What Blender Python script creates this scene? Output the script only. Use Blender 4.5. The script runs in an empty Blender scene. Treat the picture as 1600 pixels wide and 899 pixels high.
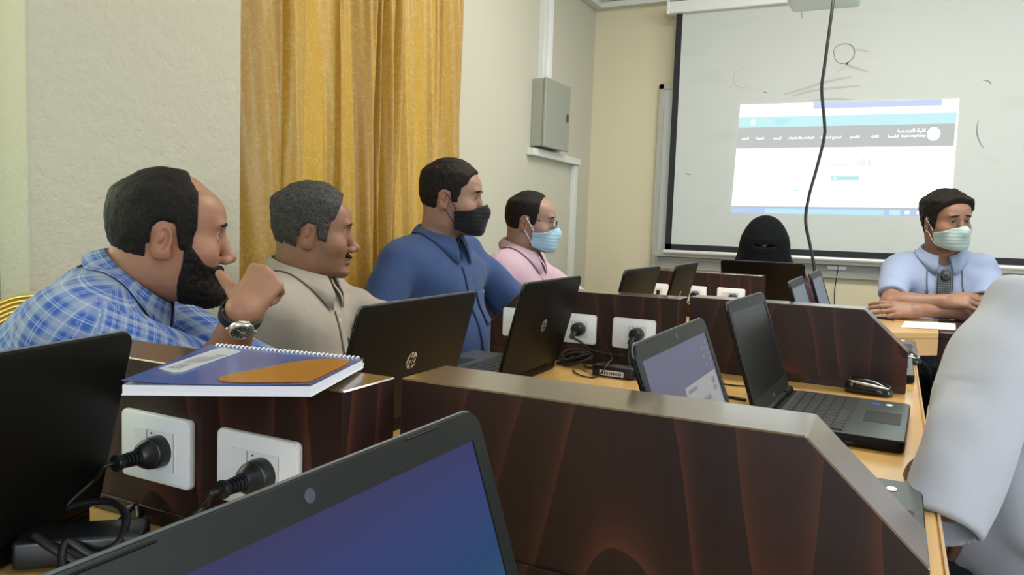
import bpy, bmesh, math, random
import numpy as np
from mathutils import Vector, Matrix
random.seed(5); np.random.seed(5)
PI = math.pi
SC = bpy.context.scene
COL = SC.collection
# ------------------------------------------------------------------ camera
YAW, PITCH, ROLL, CZ, FPX = .4619, .0806, .0347, 1.1137, 1198.5
_f = Vector((-math.sin(YAW)*math.cos(PITCH), math.cos(YAW)*math.cos(PITCH), -math.sin(PITCH)))
_r0 = Vector((math.cos(YAW), math.sin(YAW), 0)); _u0 = _r0.cross(_f)
_r = _r0*math.cos(ROLL) + _u0*math.sin(ROLL); _u = _u0*math.cos(ROLL) - _r0*math.sin(ROLL)
cam_d = bpy.data.cameras.new('camera'); cam_d.sensor_width = 36; cam_d.lens = FPX/1600*36; cam_d.clip_start = .02
cam = bpy.data.objects.new('camera', cam_d); COL.objects.link(cam)
cam.matrix_world = Matrix(((_r.x, _u.x, -_f.x, 0), (_r.y, _u.y, -_f.y, 0), (_r.z, _u.z, -_f.z, CZ), (0, 0, 0, 1)))
SC.camera = cam
# ------------------------------------------------------------------ world, lights, exposure
vs = SC.view_settings; vs.view_transform = 'Standard'; vs.look = 'None'; vs.gamma = 1; vs.use_curve_mapping = False; vs.exposure = 0.74
w = bpy.data.worlds.new('world'); SC.world = w; w.use_nodes = True
w.node_tree.nodes['Background'].inputs[0].default_value = (.75, .88, 1, 1); w.node_tree.nodes['Background'].inputs[1].default_value = 1.2
def area(name, loc, d, sx, sy, power, col):
    l = bpy.data.lights.new(name, 'AREA'); l.shape = 'RECTANGLE'; l.size = sx; l.size_y = sy; l.energy = power; l.color = col
    o = bpy.data.objects.new(name, l); COL.objects.link(o); o.location = loc
    o.rotation_euler = Vector(d).to_track_quat('-Z', 'Z').to_euler(); return o
area('daylight_right', (4.35, 1.3, 1.75), (-1, 0, -.05), 5.4, 1.5, 105, (.86, .95, 1))
area('daylight_behind', (.9, -2.85, 1.75), (-.05, 1, -.05), 3.0, 1.5, 40, (.80, .91, 1))
area('daylight_left_front', (-2.42, 2.42, 1.7), (1, 0, 0), 1.25, 1.7, 9, (1, .97, .88))
area('daylight_left_near', (-2.42, .2, 1.7), (.9, .55, 0), 1.3, 1.7, 18, (1, 1, .36))
area('ceiling_fill_a', (1.0, .6, 2.93), (0, 0, -1), 1.2, .5, 9, (1, .97, .9))  # added overhead fill light, no fixture behind it
area('ceiling_fill_b', (.1, 3.0, 2.93), (0, 0, -1), 2.2, .5, 46, (1, .97, .9))  # added fill from above to brighten the front wall and screen
# ------------------------------------------------------------------ helpers
def tag(o, label=None, cat=None, group=None, kind=None):
    for k, v in (('label', label), ('category', cat), ('group', group), ('kind', kind)):
        if v: o[k] = v
    return o
def empty(name, loc, label, cat, group=None, rz=0):
    o = bpy.data.objects.new(name, None); COL.objects.link(o); o.location = loc; o.rotation_euler = (0, 0, rz); o.empty_display_size = .05
    return tag(o, label, cat, group)
def obj(name, bm, mat, parent=None, smooth=None, label=None):
    me = bpy.data.meshes.new(name); bm.normal_update(); bm.to_mesh(me); bm.free()
    mats = mat if isinstance(mat, (list, tuple)) else [mat]
    for m in mats: me.materials.append(m)
    if smooth is not None:
        for p in me.polygons: p.use_smooth = True
        if smooth > 0: me.set_sharp_from_angle(angle=smooth)
    o = bpy.data.objects.new(name, me); COL.objects.link(o)
    if parent: o.parent = parent
    if label: o['label'] = label
    return o
def npobj(name, V, F, mat, parent=None, smooth=True):
    me = bpy.data.meshes.new(name); me.from_pydata([tuple(v) for v in V], [], [tuple(f) for f in F]); me.update()
    mats = mat if isinstance(mat, (list, tuple)) else [mat]
    for m in mats: me.materials.append(m)
    if smooth: me.polygons.foreach_set('use_smooth', [True]*len(me.polygons))
    o = bpy.data.objects.new(name, me); COL.objects.link(o)
    if parent: o.parent = parent
    return o
def BM(): return bmesh.new()
def box(bm, lo, hi, bev=0, seg=2, M=None, mi=0):
    lo, hi = Vector(lo), Vector(hi); n0 = len(bm.faces)
    r = bmesh.ops.create_cube(bm, size=1); vs_ = r['verts']
    for v in vs_: v.co = Vector([(lo[i]+hi[i])/2 + v.co[i]*(hi[i]-lo[i]) for i in range(3)])
    allv = set(vs_)
    if bev > 0:
        es = list({e for v in vs_ for e in v.link_edges})
        r = bmesh.ops.bevel(bm, geom=es, offset=bev, segments=seg, affect='EDGES', profile=.5)
        allv = {v for f in r['faces'] for v in f.verts} | {v for v in vs_ if v.is_valid}
    if M is not None:
        for v in allv: v.co = M @ v.co
    if mi:
        for f in {f for v in allv for f in v.link_faces}: f.material_index = mi
    return allv
def prism(bm, poly, y0, y1, bev=0, seg=2, ax='y', M=None):
    # polygon in (x,z) extruded along y (ax='y'), in (x,y) along z (ax='z'), (y,z) along x (ax='x')
    def P(a, b, c): return {'y': (a, c, b), 'z': (a, b, c), 'x': (c, a, b)}[ax]
    A = [bm.verts.new(P(a, b, y0)) for a, b in poly]; B = [bm.verts.new(P(a, b, y1)) for a, b in poly]; n = len(poly)
    fs = [bm.faces.new(A), bm.faces.new(B[::-1])] + [bm.faces.new((A[i], B[i], B[(i+1) % n], A[(i+1) % n])) for i in range(n)]
    bmesh.ops.recalc_face_normals(bm, faces=fs)
    vs_ = set(A+B)
    if bev > 0:
        es = list({e for f in fs for e in f.edges})
        r = bmesh.ops.bevel(bm, geom=es, offset=bev, segments=seg, affect='EDGES', profile=.5)
        vs_ = {v for f in r['faces'] for v in f.verts} | {v for v in vs_ if v.is_valid}
    if M is not None:
        for v in vs_: v.co = M @ v.co
    return vs_
def rrect(x0, y0, x1, y1, r, n=5):
    out = []
    for cx, cy, a0 in ((x1-r, y1-r, 0), (x0+r, y1-r, 90), (x0+r, y0+r, 180), (x1-r, y0+r, 270)):
        for i in range(n+1):
            a = math.radians(a0+90*i/n); out.append((cx+r*math.cos(a), cy+r*math.sin(a)))
    return out
def smoothpath(P, k=8, closed=False):
    P = [Vector(p) for p in P]; out = []; n = len(P)
    for i in range(n-1):
        p0, p1, p2, p3 = P[max(i-1, 0)], P[i], P[i+1], P[min(i+2, n-1)]
        for j in range(k):
            t = j/k; out.append(.5*((2*p1)+(-p0+p2)*t+(2*p0-5*p1+4*p2-p3)*t*t+(-p0+3*p1-3*p2+p3)*t**3))
    out.append(P[-1]); return out
def tube(bm, pts, r, n=8, caps=True):
    pts = [Vector(p) for p in pts]; rings = []; m = len(pts)
    rr = r if isinstance(r, (list, tuple)) else [r]*m
    t = (pts[1]-pts[0]).normalized(); up = Vector((0, 0, 1)) if abs(t.z) < .9 else Vector((1, 0, 0)); nrm = t.cross(up).normalized()
    for i, p in enumerate(pts):
        t = (pts[min(i+1, m-1)]-pts[max(i-1, 0)]); t = t.normalized() if t.length > 1e-9 else Vector((0, 0, 1))
        nrm = (nrm - t*nrm.dot(t)); nrm = nrm.normalized() if nrm.length > 1e-6 else t.orthogonal().normalized()
        b = t.cross(nrm); rings.append([bm.verts.new(p+rr[i]*(math.cos(2*PI*k/n)*nrm+math.sin(2*PI*k/n)*b)) for k in range(n)])
    for i in range(m-1):
        for k in range(n): bm.faces.new((rings[i][k], rings[i][(k+1) % n], rings[i+1][(k+1) % n], rings[i+1][k]))
    if caps: bm.faces.new(rings[0][::-1]); bm.faces.new(rings[-1])
def lathe(bm, prof, M=None, n=24):
    # prof: (r, z) list about local z
    rings = []
    for r, z in prof:
        rings.append([bm.verts.new((r*math.cos(2*PI*k/n), r*math.sin(2*PI*k/n), z)) for k in range(n)])
    for i in range(len(prof)-1):
        for k in range(n): bm.faces.new((rings[i][k], rings[i][(k+1) % n], rings[i+1][(k+1) % n], rings[i+1][k]))
    bm.faces.new(rings[0][::-1]); bm.faces.new(rings[-1])
    if M is not None:
        for rg in rings:
            for v in rg: v.co = M @ v.co
def textmesh(body, size, shear=0, extrude=0, font=None, align='CENTER', bold=0):
    cu = bpy.data.curves.new('text', 'FONT'); cu.body = body; cu.size = size; cu.shear = shear; cu.extrude = extrude
    cu.align_x = align; cu.align_y = 'CENTER'; cu.offset = bold; cu.resolution_u = 3
    o = bpy.data.objects.new('text', cu); COL.objects.link(o)
    dg = bpy.context.evaluated_depsgraph_get(); dg.update()
    me = bpy.data.meshes.new_from_object(o.evaluated_get(dg)); bpy.data.objects.remove(o); bpy.data.curves.remove(cu)
    return me
def addtext(bm, body, size, M, mi=0, **k):
    me = textmesh(body, size, **k); nb = BM(); nb.from_mesh(me); bpy.data.meshes.remove(me)
    vm = {v: bm.verts.new(M @ v.co) for v in nb.verts}
    for f in nb.faces:
        try: g = bm.faces.new([vm[v] for v in f.verts]); g.material_index = mi
        except ValueError: pass
    nb.free()
def frame(o, x, y):
    # 4x4 from origin and two axes
    x = Vector(x).normalized(); y = Vector(y); z = x.cross(y).normalized(); y = z.cross(x)
    M = Matrix((x, y, z)).transposed().to_4x4(); M.translation = Vector(o); return M
def copy_tree(o, parent=None):
    c = o.copy(); COL.objects.link(c); c.parent = parent
    for ch in list(o.children): copy_tree(ch, c)
    return c
# ------------------------------------------------------------------ materials
def mat(name, col, rough=.5, metal=0, coat=0, coatr=.1, emis=None, es=1, spec=.5, trans=0, sheen=0):
    m = bpy.data.materials.new(name); m.use_nodes = True; b = m.node_tree.nodes['Principled BSDF']
    b.inputs['Base Color'].default_value = (*col, 1); b.inputs['Roughness'].default_value = rough; b.inputs['Metallic'].default_value = metal
    b.inputs['Coat Weight'].default_value = coat; b.inputs['Coat Roughness'].default_value = coatr; b.inputs['Specular IOR Level'].default_value = spec
    b.inputs['Transmission Weight'].default_value = trans; b.inputs['Sheen Weight'].default_value = sheen
    if emis: b.inputs['Emission Color'].default_value = (*emis, 1); b.inputs['Emission Strength'].default_value = es
    return m
class NT:
    def __init__(s, m): s.t = m.node_tree; s.b = s.t.nodes['Principled BSDF']
    def n(s, ty, **k):
        nd = s.t.nodes.new(ty)
        for a, v in k.items(): setattr(nd, a, v)
        return nd
    def set(s, nd, **k):
        for a, v in k.items(): nd.inputs[a.replace('_', ' ')].default_value = v
        return nd
    def l(s, a, b): s.t.links.new(a, b)
    def co(s, scale=(1, 1, 1), rot=(0, 0, 0), kind='Object'):
        tc = s.n('ShaderNodeTexCoord'); mp = s.n('ShaderNodeMapping'); mp.inputs['Scale'].default_value = scale; mp.inputs['Rotation'].default_value = rot
        s.l(tc.outputs[kind], mp.inputs['Vector']); return mp.outputs[0]
    def noise(s, v, sc, det=4, rough=.5, dist=0):
        nd = s.n('ShaderNodeTexNoise'); s.set(nd, Scale=sc, Detail=det, Roughness=rough, Distortion=dist); s.l(v, nd.inputs['Vector']); return nd.outputs['Fac']
    def ramp(s, f, stops):
        r = s.n('ShaderNodeValToRGB'); e = r.color_ramp.elements
        while len(e) < len(stops): e.new(.5)
        for i, (p, c) in enumerate(stops): e[i].position = p; e[i].color = (*c, 1)
        s.l(f, r.inputs[0]); return r.outputs[0]
    def mth(s, op, a, b=None, clamp=False):
        nd = s.n('ShaderNodeMath', operation=op, use_clamp=clamp)
        for i, v in enumerate((a, b)):
            if v is None: continue
            if isinstance(v, (int, float)): nd.inputs[i].default_value = v
            else: s.l(v, nd.inputs[i])
        return nd.outputs[0]
    def mix(s, f, a, b, mode='MIX'):
        nd = s.n('ShaderNodeMix', data_type='RGBA', blend_type=mode)
        for i, v in ((0, f), (6, a), (7, b)):
            if isinstance(v, (int, float)): nd.inputs[i].default_value = v
            elif isinstance(v, tuple): nd.inputs[i].default_value = (*v, 1)
            else: s.l(v, nd.inputs[i])
        return nd.outputs[2]
    def col(s, c): s.l(c, s.b.inputs['Base Color'])
    def bump(s, h, st=.3, d=.002):
        nd = s.n('ShaderNodeBump'); s.set(nd, Strength=st, Distance=d); s.l(h, nd.inputs['Height']); s.l(nd.outputs[0], s.b.inputs['Normal'])
def wall_mat(name, col, col2, st, sc=60):
    m = mat(name, col, .75); t = NT(m); v = t.co(); n1 = t.noise(v, 1.3, 3); t.col(t.mix(n1, col, col2))
    n2 = t.noise(v, sc, 5, .6); n3 = t.noise(v, sc*.35, 3, .5)
    t.bump(t.mth('ADD', t.mth('MULTIPLY', t.mth('POWER', n2, 2.2), 1.0), n3), st, .004); return m
M = {}
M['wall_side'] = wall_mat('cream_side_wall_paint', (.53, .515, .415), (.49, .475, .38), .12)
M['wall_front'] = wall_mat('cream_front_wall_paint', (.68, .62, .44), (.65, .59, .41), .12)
M['stucco'] = wall_mat('stippled_cream_plaster', (.53, .50, .385), (.50, .47, .355), .9, 75)
M['ceiling'] = mat('white_ceiling_paint', (.8, .79, .76), .8)
M['white_pl'] = mat('white_plastic', (.78, .79, .79), .35)
M['trunk'] = mat('pale_grey_plastic_trunking', (.66, .68, .64), .4)
def floor_mat():
    m = mat('beige_terrazzo_tile', (.5, .45, .38), .3, coat=.3); t = NT(m); v = t.co()
    br = t.n('ShaderNodeTexBrick'); br.offset = 0; t.set(br, Scale=1, Mortar_Size=.004, Brick_Width=.4, Row_Height=.4)
    br.inputs['Color1'].default_value = (.42, .38, .31, 1); br.inputs['Color2'].default_value = (.46, .41, .33, 1); br.inputs['Mortar'].default_value = (.2, .18, .15, 1)
    t.l(v, br.inputs['Vector']); t.col(t.mix(t.mth('MULTIPLY', t.noise(v, 90), .4), br.outputs[0], (.2, .17, .13))); return m
M['floor'] = floor_mat()
def dark_wood(name, c0, c1, c2, gs=(3.4, 3.4, .45), rings=17, rough=.42, coat=.35):
    m = mat(name, c0, rough, coat=coat, coatr=.12, spec=.3 if coat < .5 else .5); t = NT(m); v = t.co(gs)
    n = t.noise(v, 1.0, 1.2, .4, .15); s = t.mth('POWER', t.mth('FRACT', t.mth('MULTIPLY', n, rings)), 7)
    fine = t.noise(t.co((160, 160, 5)), 1, 3); big = t.noise(t.co((3, 3, .8)), 1, 2)
    base = t.mix(fine, c0, c1); base = t.mix(t.mth('MULTIPLY', t.mth('MULTIPLY', s, big), 1.05, True), base, c2)
    t.col(base); return m
M['mahog'] = dark_wood('dark_mahogany_veneer', (.014, .0068, .0062), (.030, .0125, .0095), (.11, .032, .018), coat=.06)
M['mahog_edge'] = dark_wood('polished_mahogany_edge', (.095, .060, .026), (.12, .075, .033), (.15, .092, .042), gs=(.8, 6, 6), rough=.3, coat=.9)
def beech(name, c0, c1, rough=.3):
    m = mat(name, c0, rough, coat=.5, coatr=.15); t = NT(m); v = t.co((7, .6, 3))
    n = t.noise(v, 2.2, 4, .55, .4); f = t.noise(t.co((120, 4, 50)), 1, 3)
    t.col(t.mix(t.mth('ADD', t.mth('MULTIPLY', n, .7), t.mth('MULTIPLY', f, .3)), c0, c1)); return m
M['beech'] = beech('golden_beech_desktop', (.80, .50, .17), (.60, .33, .09))
M['beech_pale'] = beech('pale_beech_desktop', (.66, .43, .17), (.55, .34, .12))
M['lap_blk'] = mat('matte_black_laptop_plastic', (.0045, .0042, .0038), .5, spec=.16)
M['lap_gry'] = mat('dark_grey_laptop_plastic', (.0095, .0115, .0108), .42, spec=.3)
M['lap_edge'] = mat('grey_laptop_edge', (.075, .09, .095), .4)
M['lap_deck'] = mat('brushed_dark_laptop_deck', (.10, .115, .11), .28, metal=.55)
M['key'] = mat('black_key', (.012, .013, .014), .4)
M['silver'] = mat('silver_metal', (.62, .62, .62), .28, metal=.9)
M['cable'] = mat('black_cable_rubber', (.008, .008, .009), .45)
M['plug'] = mat('black_plug_plastic', (.010, .011, .014), .32)
M['gold'] = mat('gold_painted_steel', (.72, .52, .12), .3, metal=.65)
M['maroon'] = mat('maroon_upholstery', (.075, .018, .028), .85, sheen=.3)
M['black_pl'] = mat('gloss_black_plastic', (.01, .01, .012), .2)
M['paper'] = mat('white_paper', (.82, .83, .86), .7)
M['hole'] = mat('dark_socket_hole', (.01, .01, .01), .6)
M['grey_steel'] = mat('grey_painted_steel', (.30, .315, .26), .45)
# ------------------------------------------------------------------ room shell
def struct(name, bm, m, smooth=None): return tag(obj(name, bm, m, smooth=smooth), kind='structure')
FY = 4.937
b = BM(); box(b, (-2.6, -3.1, -.1), (4.6, 5.1, 0)); struct('floor', b, M['floor'])
b = BM(); box(b, (-2.6, -3.1, 3.0), (4.6, 5.1, 3.1)); struct('ceiling', b, M['ceiling'])
b = BM(); box(b, (-2.0, FY, 0), (4.6, FY+.12, 3.0)); struct('wall_front', b, M['wall_front'])
# left wall at x=-1.9 with two window openings
def wall_left():
    b = BM(); X0, X1 = -2.02, -1.9
    box(b, (X0, 3.0, 0), (X1, FY, 3)); box(b, (X0, 1.08, 0), (X1, 1.85, 3)); box(b, (X0, -3.1, 0), (X1, -.55, 3))
    for y0, y1 in ((1.85, 3.0), (-.55, 1.08)):
        box(b, (X0, y0, 0), (X1, y1, .85)); box(b, (X0, y0, 2.6), (X1, y1, 3))
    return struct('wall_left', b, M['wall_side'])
wall_left()
b = BM(); box(b, (-1.9, 1.082, 0), (-1.78, 1.716, 3), .006, 2); struct('trim_1', b, M['stucco'])      # projecting pillar
def wall_right():
    b = BM(); box(b, (4.4, -3.1, 0), (4.52, FY, .95)); box(b, (4.4, -3.1, 2.55), (4.52, FY, 3))
    for y0, y1 in ((-3.1, -1.55), (4.15, FY)): box(b, (4.4, y0, .95), (4.52, y1, 2.55))
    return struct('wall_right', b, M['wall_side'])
wall_right()
def wall_back():
    b = BM(); box(b, (-2, -3.1, 0), (4.52, -3, .95)); box(b, (-2, -3.1, 2.55), (4.52, -3, 3))
    for x0, x1 in ((-2, -.65), (2.45, 4.52)): box(b, (x0, -3.1, .95), (x1, -3, 2.55))
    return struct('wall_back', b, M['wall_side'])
wall_back()
M['alu'] = mat('white_aluminium', (.75, .76, .75), .35, metal=.3)
M['glass'] = mat('window_glass', (.9, .95, .95), .05, trans=1)
def window(name, ax, c, a0, a1, z0, z1):
    b = BM()
    def bx(u0, u1, w0, w1, d=.03, mi=0):
        if ax == 'x': box(b, (c-d, u0, w0), (c+d, u1, w1), mi=mi)
        else: box(b, (u0, c-d, w0), (u1, c+d, w1), mi=mi)
    n = max(2, round((a1-a0)/.8))
    bx(a0, a1, z0, z0+.05); bx(a0, a1, z1-.05, z1)
    for i in range(n+1):
        u = a0+.02+(a1-a0-.04)*i/n; bx(u-.02, u+.02, z0, z1)
    bx(a0, a1, z0, z1, .004, 1)
    return struct(name, b, [M['alu'], M['glass']])
window('window_1', 'x', -1.98, 1.85, 3.0, .85, 2.6); window('window_2', 'x', -1.98, -.55, 1.08, .85, 2.6)
window('window_3', 'x', 4.47, -1.55, 4.15, .95, 2.55); window('window_4', 'y', -3.06, -.65, 2.45, .95, 2.55)
b = BM(); box(b, (-1.9, FY-.012, 0), (4.4, FY, .09)); struct('baseboard_front', b, M['wall_front'])
b = BM(); box(b, (-1.9, 1.72, 0), (-1.888, FY-.012, .09)); struct('baseboard_left', b, M['wall_side'])
# ledge at the top of the walls
b = BM(); box(b, (-1.9, 3.06, 2.565), (-1.84, FY, 2.60), .004); box(b, (-1.84, FY-.06, 2.565), (4.4, FY, 2.60), .004)
struct('trim_2', b, M['trunk'])
b = BM(); box(b, (-1.86, 3.1, 2.602), (-1.835, FY-.10, 2.63), .003)
tag(obj('black_cable_duct', b, M['black_pl']), 'thin black strip on the ledge high in the front left corner', 'cable duct')
# dark blue patterned pelmet cloth above the ledge
def pelmet():
    m = mat('navy_patterned_cloth', (.02, .03, .16), .8); t = NT(m); v = t.co((9, 9, 9))
    s = t.mth('SINE', t.mth('MULTIPLY', t.noise(v, 1.6, 2), 42)); t.col(t.ramp(s, [(.0, (.018, .026, .17)), (.86, (.03, .04, .22)), (.96, (.35, .42, .62))]))
    b = BM(); cols = []
    for i in range(121):
        x = -1.78+i*.02; y = FY-.055+.016*math.sin(i*1.1)+.008*math.sin(i*.43); zb = 2.612+.007*math.sin(i*.5)
        cols.append([b.verts.new((x, y, z)) for z in (zb, zb+.09, 2.8, 2.92)])
    for i in range(120):
        for k in range(3): b.faces.new((cols[i][k], cols[i+1][k], cols[i+1][k+1], cols[i][k+1]))
    bmesh.ops.solidify(b, geom=b.faces[:], thickness=.004)
    o = obj('pelmet', b, m, smooth=0); tag(o, 'dark blue patterned cloth pelmet hanging above the ledge on the front wall', 'pelmet')
pelmet()
# curtains
def curtain_mat():
    m = mat('gold_damask_curtain', (.72, .47, .08), .36, sheen=.5, spec=.7); t = NT(m); v = t.co((1, 1, 1), kind='UV')
    mp = t.n('ShaderNodeMapping'); mp.inputs['Scale'].default_value = (26, 26, 1); t.l(v, mp.inputs['Vector'])
    d = t.noise(mp.outputs[0], .9, 2); nz = t.n('ShaderNodeTexNoise'); t.set(nz, Scale=1.1, Detail=1); t.l(mp.outputs[0], nz.inputs['Vector'])
    vm = t.n('ShaderNodeVectorMath', operation='ADD'); t.l(mp.outputs[0], vm.inputs[0]); sc = t.n('ShaderNodeVectorMath', operation='SCALE'); sc.inputs['Scale'].default_value = 2.6
    t.l(nz.outputs['Color'], sc.inputs[0]); t.l(sc.outputs[0], vm.inputs[1])
    vo = t.n('ShaderNodeTexVoronoi', feature='DISTANCE_TO_EDGE'); t.set(vo, Scale=1.0); t.l(vm.outputs[0], vo.inputs['Vector'])
    line = t.mth('LESS_THAN', vo.outputs['Distance'], .045)
    c = t.mix(t.mth('MULTIPLY', line, .45), (.41, .225, .02), (.54, .38, .11)); t.col(c)
    t.bump(line, .15, .001)
    tr = t.n('ShaderNodeBsdfTranslucent'); t.l(t.mix(.35, c, (.85, .5, .04)), tr.inputs[0]); mx = t.n('ShaderNodeMixShader'); mx.inputs[0].default_value = .32
    out = t.t.nodes['Material Output']; t.l(t.b.outputs[0], mx.inputs[1]); t.l(tr.outputs[0], mx.inputs[2]); t.l(mx.outputs[0], out.inputs[0]); return m
M['curtain'] = curtain_mat()
def curtain(prof, z0, z1, lean, label):
    # prof: (y, x) control points of the plan curve
    P = smoothpath([(x, y, 0) for y, x in prof], 7); b = BM(); uvl = b.loops.layers.uv.new('UVMap'); NZ = 40
    s = [0]
    for i in range(1, len(P)): s.append(s[-1]+(P[i]-P[i-1]).length)
    rows = []; yc = P[-1].y
    for i, p in enumerate(P):
        r = []
        for k in range(NZ+1):
            z = z0+(z1-z0)*k/NZ; q = (1-k/NZ)
            r.append(b.verts.new((p.x+.006*math.sin(z*3.1+i*.35)+.004*math.sin(z*7+i*.8), p.y+lean*q*(p.y-P[0].y)+.006*q*math.sin(z*2.3+i*.21), z)))
        rows.append(r)
    for i in range(len(P)-1):
        for k in range(NZ):
            f = b.faces.new((rows[i][k], rows[i+1][k], rows[i+1][k+1], rows[i][k+1]))
            for lp, (u, v) in zip(f.loops, ((s[i], k), (s[i+1], k), (s[i+1], k+1), (s[i], k+1))): lp[uvl].uv = (u, z0+(z1-z0)*v/NZ)
    o = obj('curtain', b, M['curtain'], smooth=0); tag(o, label, 'curtain', 'gold window curtains'); return o
XC = -1.84
curtain([(1.73, XC), (1.79, XC+.012), (1.86, XC+.045), (1.895, XC+.05), (1.90, XC+.0), (1.925, XC-.004), (1.95, XC+.042), (2.0, XC+.048), (2.01, XC+.005), (2.06, XC-.01), (2.15, XC+.0), (2.19, XC+.01), (2.195, XC+.04), (2.225, XC+.042), (2.235, XC), (2.29, XC-.008), (2.33, XC+.01), (2.355, XC+.045), (2.375, XC+.06), (2.39, XC+.02), (2.385, XC-.03), (2.40, XC-.045), (2.41, XC+.01), (2.42, XC+.055), (2.43, XC+.02), (2.435, XC-.03)],
        .12, 2.75, -.0, 'gold damask curtain beside the rough cream pillar, the left one of the pair')
curtain([(2.458, XC-.02), (2.474, XC+.03), (2.49, XC+.062), (2.51, XC+.02), (2.515, XC-.02), (2.53, XC+.01), (2.55, XC+.05), (2.575, XC+.01), (2.60, XC+.02), (2.64, XC+.04), (2.66, XC+.045), (2.675, XC), (2.72, XC-.012), (2.80, XC-.005), (2.84, XC+.012), (2.855, XC+.03), (2.875, XC+.034), (2.885, XC+.002), (2.93, XC-.006), (3.0, XC+.012), (3.045, XC+.034), (3.06, XC+.02)],
        .12, 2.75, -.03, 'gold damask curtain next to the plain wall, the right one of the pair')
b = BM(); tube(b, [(XC, .2, 2.78), (XC, 3.2, 2.78)], .014, 12); tag(obj('curtain_rod', b, M['gold'], smooth=.6), 'gold curtain rod high above the pair of curtains', 'curtain rod')
# electrical box, trunking
e = empty('electrical_box', (-1.9, 4.155, 1.57), 'grey metal electrical box with a small lock on the left wall', 'electrical box')
b = BM(); box(b, (0, -.172, 0), (.075, .172, .375), .004); obj('body', b, M['grey_steel'], e)
b = BM(); box(b, (.075, -.178, -.005), (.093, .178, .38), .005); d_ = obj('door', b, M['grey_steel'], e)
b = BM(); box(b, (.093, .125, .17), (.098, .148, .215), .002); obj('lock', b, M['black_pl'], d_)
def trunking(name, lo, hi, label):
    b = BM(); box(b, lo, hi, .003); tag(obj(name, b, M['trunk']), label, 'cable trunking')
trunking('cable_trunking', (-1.9, 4.04, 1.95), (-1.86, 4.085, 2.565), 'pale cable trunking rising from the grey electrical box, the left strip of two')
b = BM(); box(b, (-1.9, 4.09, 1.95), (-1.855, 4.15, 2.565), .003); tag(obj('cable_trunking', b, M['white_pl']), 'white cable trunking rising from the top of the grey electrical box', 'cable trunking')
trunking('cable_trunking', (-1.9, 3.94, 1.515), (-1.855, 4.66, 1.555), 'horizontal white cable trunking just below the grey electrical box')
trunking('cable_trunking', (-1.9, 4.60, .09), (-1.872, 4.66, 1.515), 'white cable trunking running down the left wall near the corner')
# whiteboard
M['board'] = mat('worn_white_enamel', (.62, .66, .64), .35); t_ = NT(M['board']); v_ = t_.co((6, 1, 14)); t_.col(t_.mix(t_.ramp(t_.noise(v_, 2.4, 5, .7), [(.62, (0, 0, 0)), (.72, (1, 1, 1))]), (.62, .66, .64), (.30, .31, .30)))
M['alu_frame'] = mat('dull_aluminium_frame', (.50, .50, .44), .4, metal=.4)
e = empty('whiteboard', (-.1, FY, .88), 'white marker board in an aluminium frame behind the projection screen', 'whiteboard')
b = BM(); box(b, (-1.31, -.018, 0), (1.9, -.002, 1.165)); obj('panel', b, M['board'], e)
b = BM(); box(b, (-1.335, -.03, -.01), (-1.30, -.001, 1.175), .003); box(b, (-1.335, -.03, 1.14), (1.93, -.001, 1.175), .003); box(b, (1.9, -.03, -.01), (1.935, -.001, 1.175), .003); box(b, (-1.335, -.032, -.01), (1.93, -.001, .03), .003)
obj('frame', b, M['alu_frame'], e)
b = BM(); box(b, (-1.30, -.085, .075), (1.9, -.018, .088), .003); box(b, (-1.30, -.092, .07), (1.9, -.085, .105), .003)
for i in range(4): box(b, (-1.30, -.028, .008+.016*i), (1.9, -.018, .018+.016*i), .003)
obj('pen_tray', b, M['alu_frame'], e)
b = BM(); box(b, (-1.33, -.034, -.01), (-1.285, -.03, .1), .003); lathe(b, [(.009, 0), (.009, .003), (.004, .003)], Matrix.Translation((-1.308, -.034, .07)) @ Matrix.Rotation(PI/2, 4, 'X'), 12); obj('corner_bracket', b, M['alu_frame'], e)
b = BM(); box(b, (-.26, -.036, .04), (-.155, -.0325, .062), .0015); obj('cable_clip', b, M['alu'], e)
# projection screen
def marks_mat():
    m = mat('matte_projection_fabric', (.57, .605, .58), .8); t = NT(m); v = t.co()
    n = t.noise(t.co((1.5, 1, 5), (0, .35, 0)), 2.2, 3); mask = t.ramp(n, [(.58, (0, 0, 0)), (.72, (1, 1, 1))])
    t.col(t.mix(t.mth('MULTIPLY', mask, .12), (.57, .605, .58), (.35, .36, .34))); return m
M['screen'] = marks_mat(); M['scr_blk'] = mat('black_screen_border', (.012, .014, .018), .7)
M['pencil'] = mat('faint_grey_pencil', (.22, .23, .22), .8); M['pencil2'] = mat('smudged_grey_pencil', (.47, .48, .455), .8)
YS = FY-.11
e = empty('projection_screen', (-.2, YS, .95), 'large white pull-down projection screen with black edges and a lit picture', 'projection screen')
def E(x, z, dy=0): return (x+.2, dy, z-.95)
b = BM(); box(b, (-1.285+.2, 0, 1.03-.95), (1.6, .0015, 1.53)); obj('screen_fabric', b, M['screen'], e)
def ztop(x): return 2.46
b = BM(); box(b, (-1.322+.2, -.001, .99-.95), (-1.283+.2, .0025, 1.53)); box(b, (-1.322+.2, -.001, .992-.95), (1.6, .0025, 1.032-.95)); obj('black_border', b, M['scr_blk'], e)
b = BM(); tube(b, [E(-1.33, .983), E(1.6, .983)], .013, 12); obj('bottom_bar', b, M['alu'], e, smooth=.6)
b = BM(); box(b, (-1.37+.2, -.035, 2.462-.95), (1.6, .06, 2.535-.95), .006); box(b, (-1.378+.2, -.038, 2.458-.95), (-1.36+.2, .063, 2.539-.95), .004); obj('housing', b, M['white_pl'], e)
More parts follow.
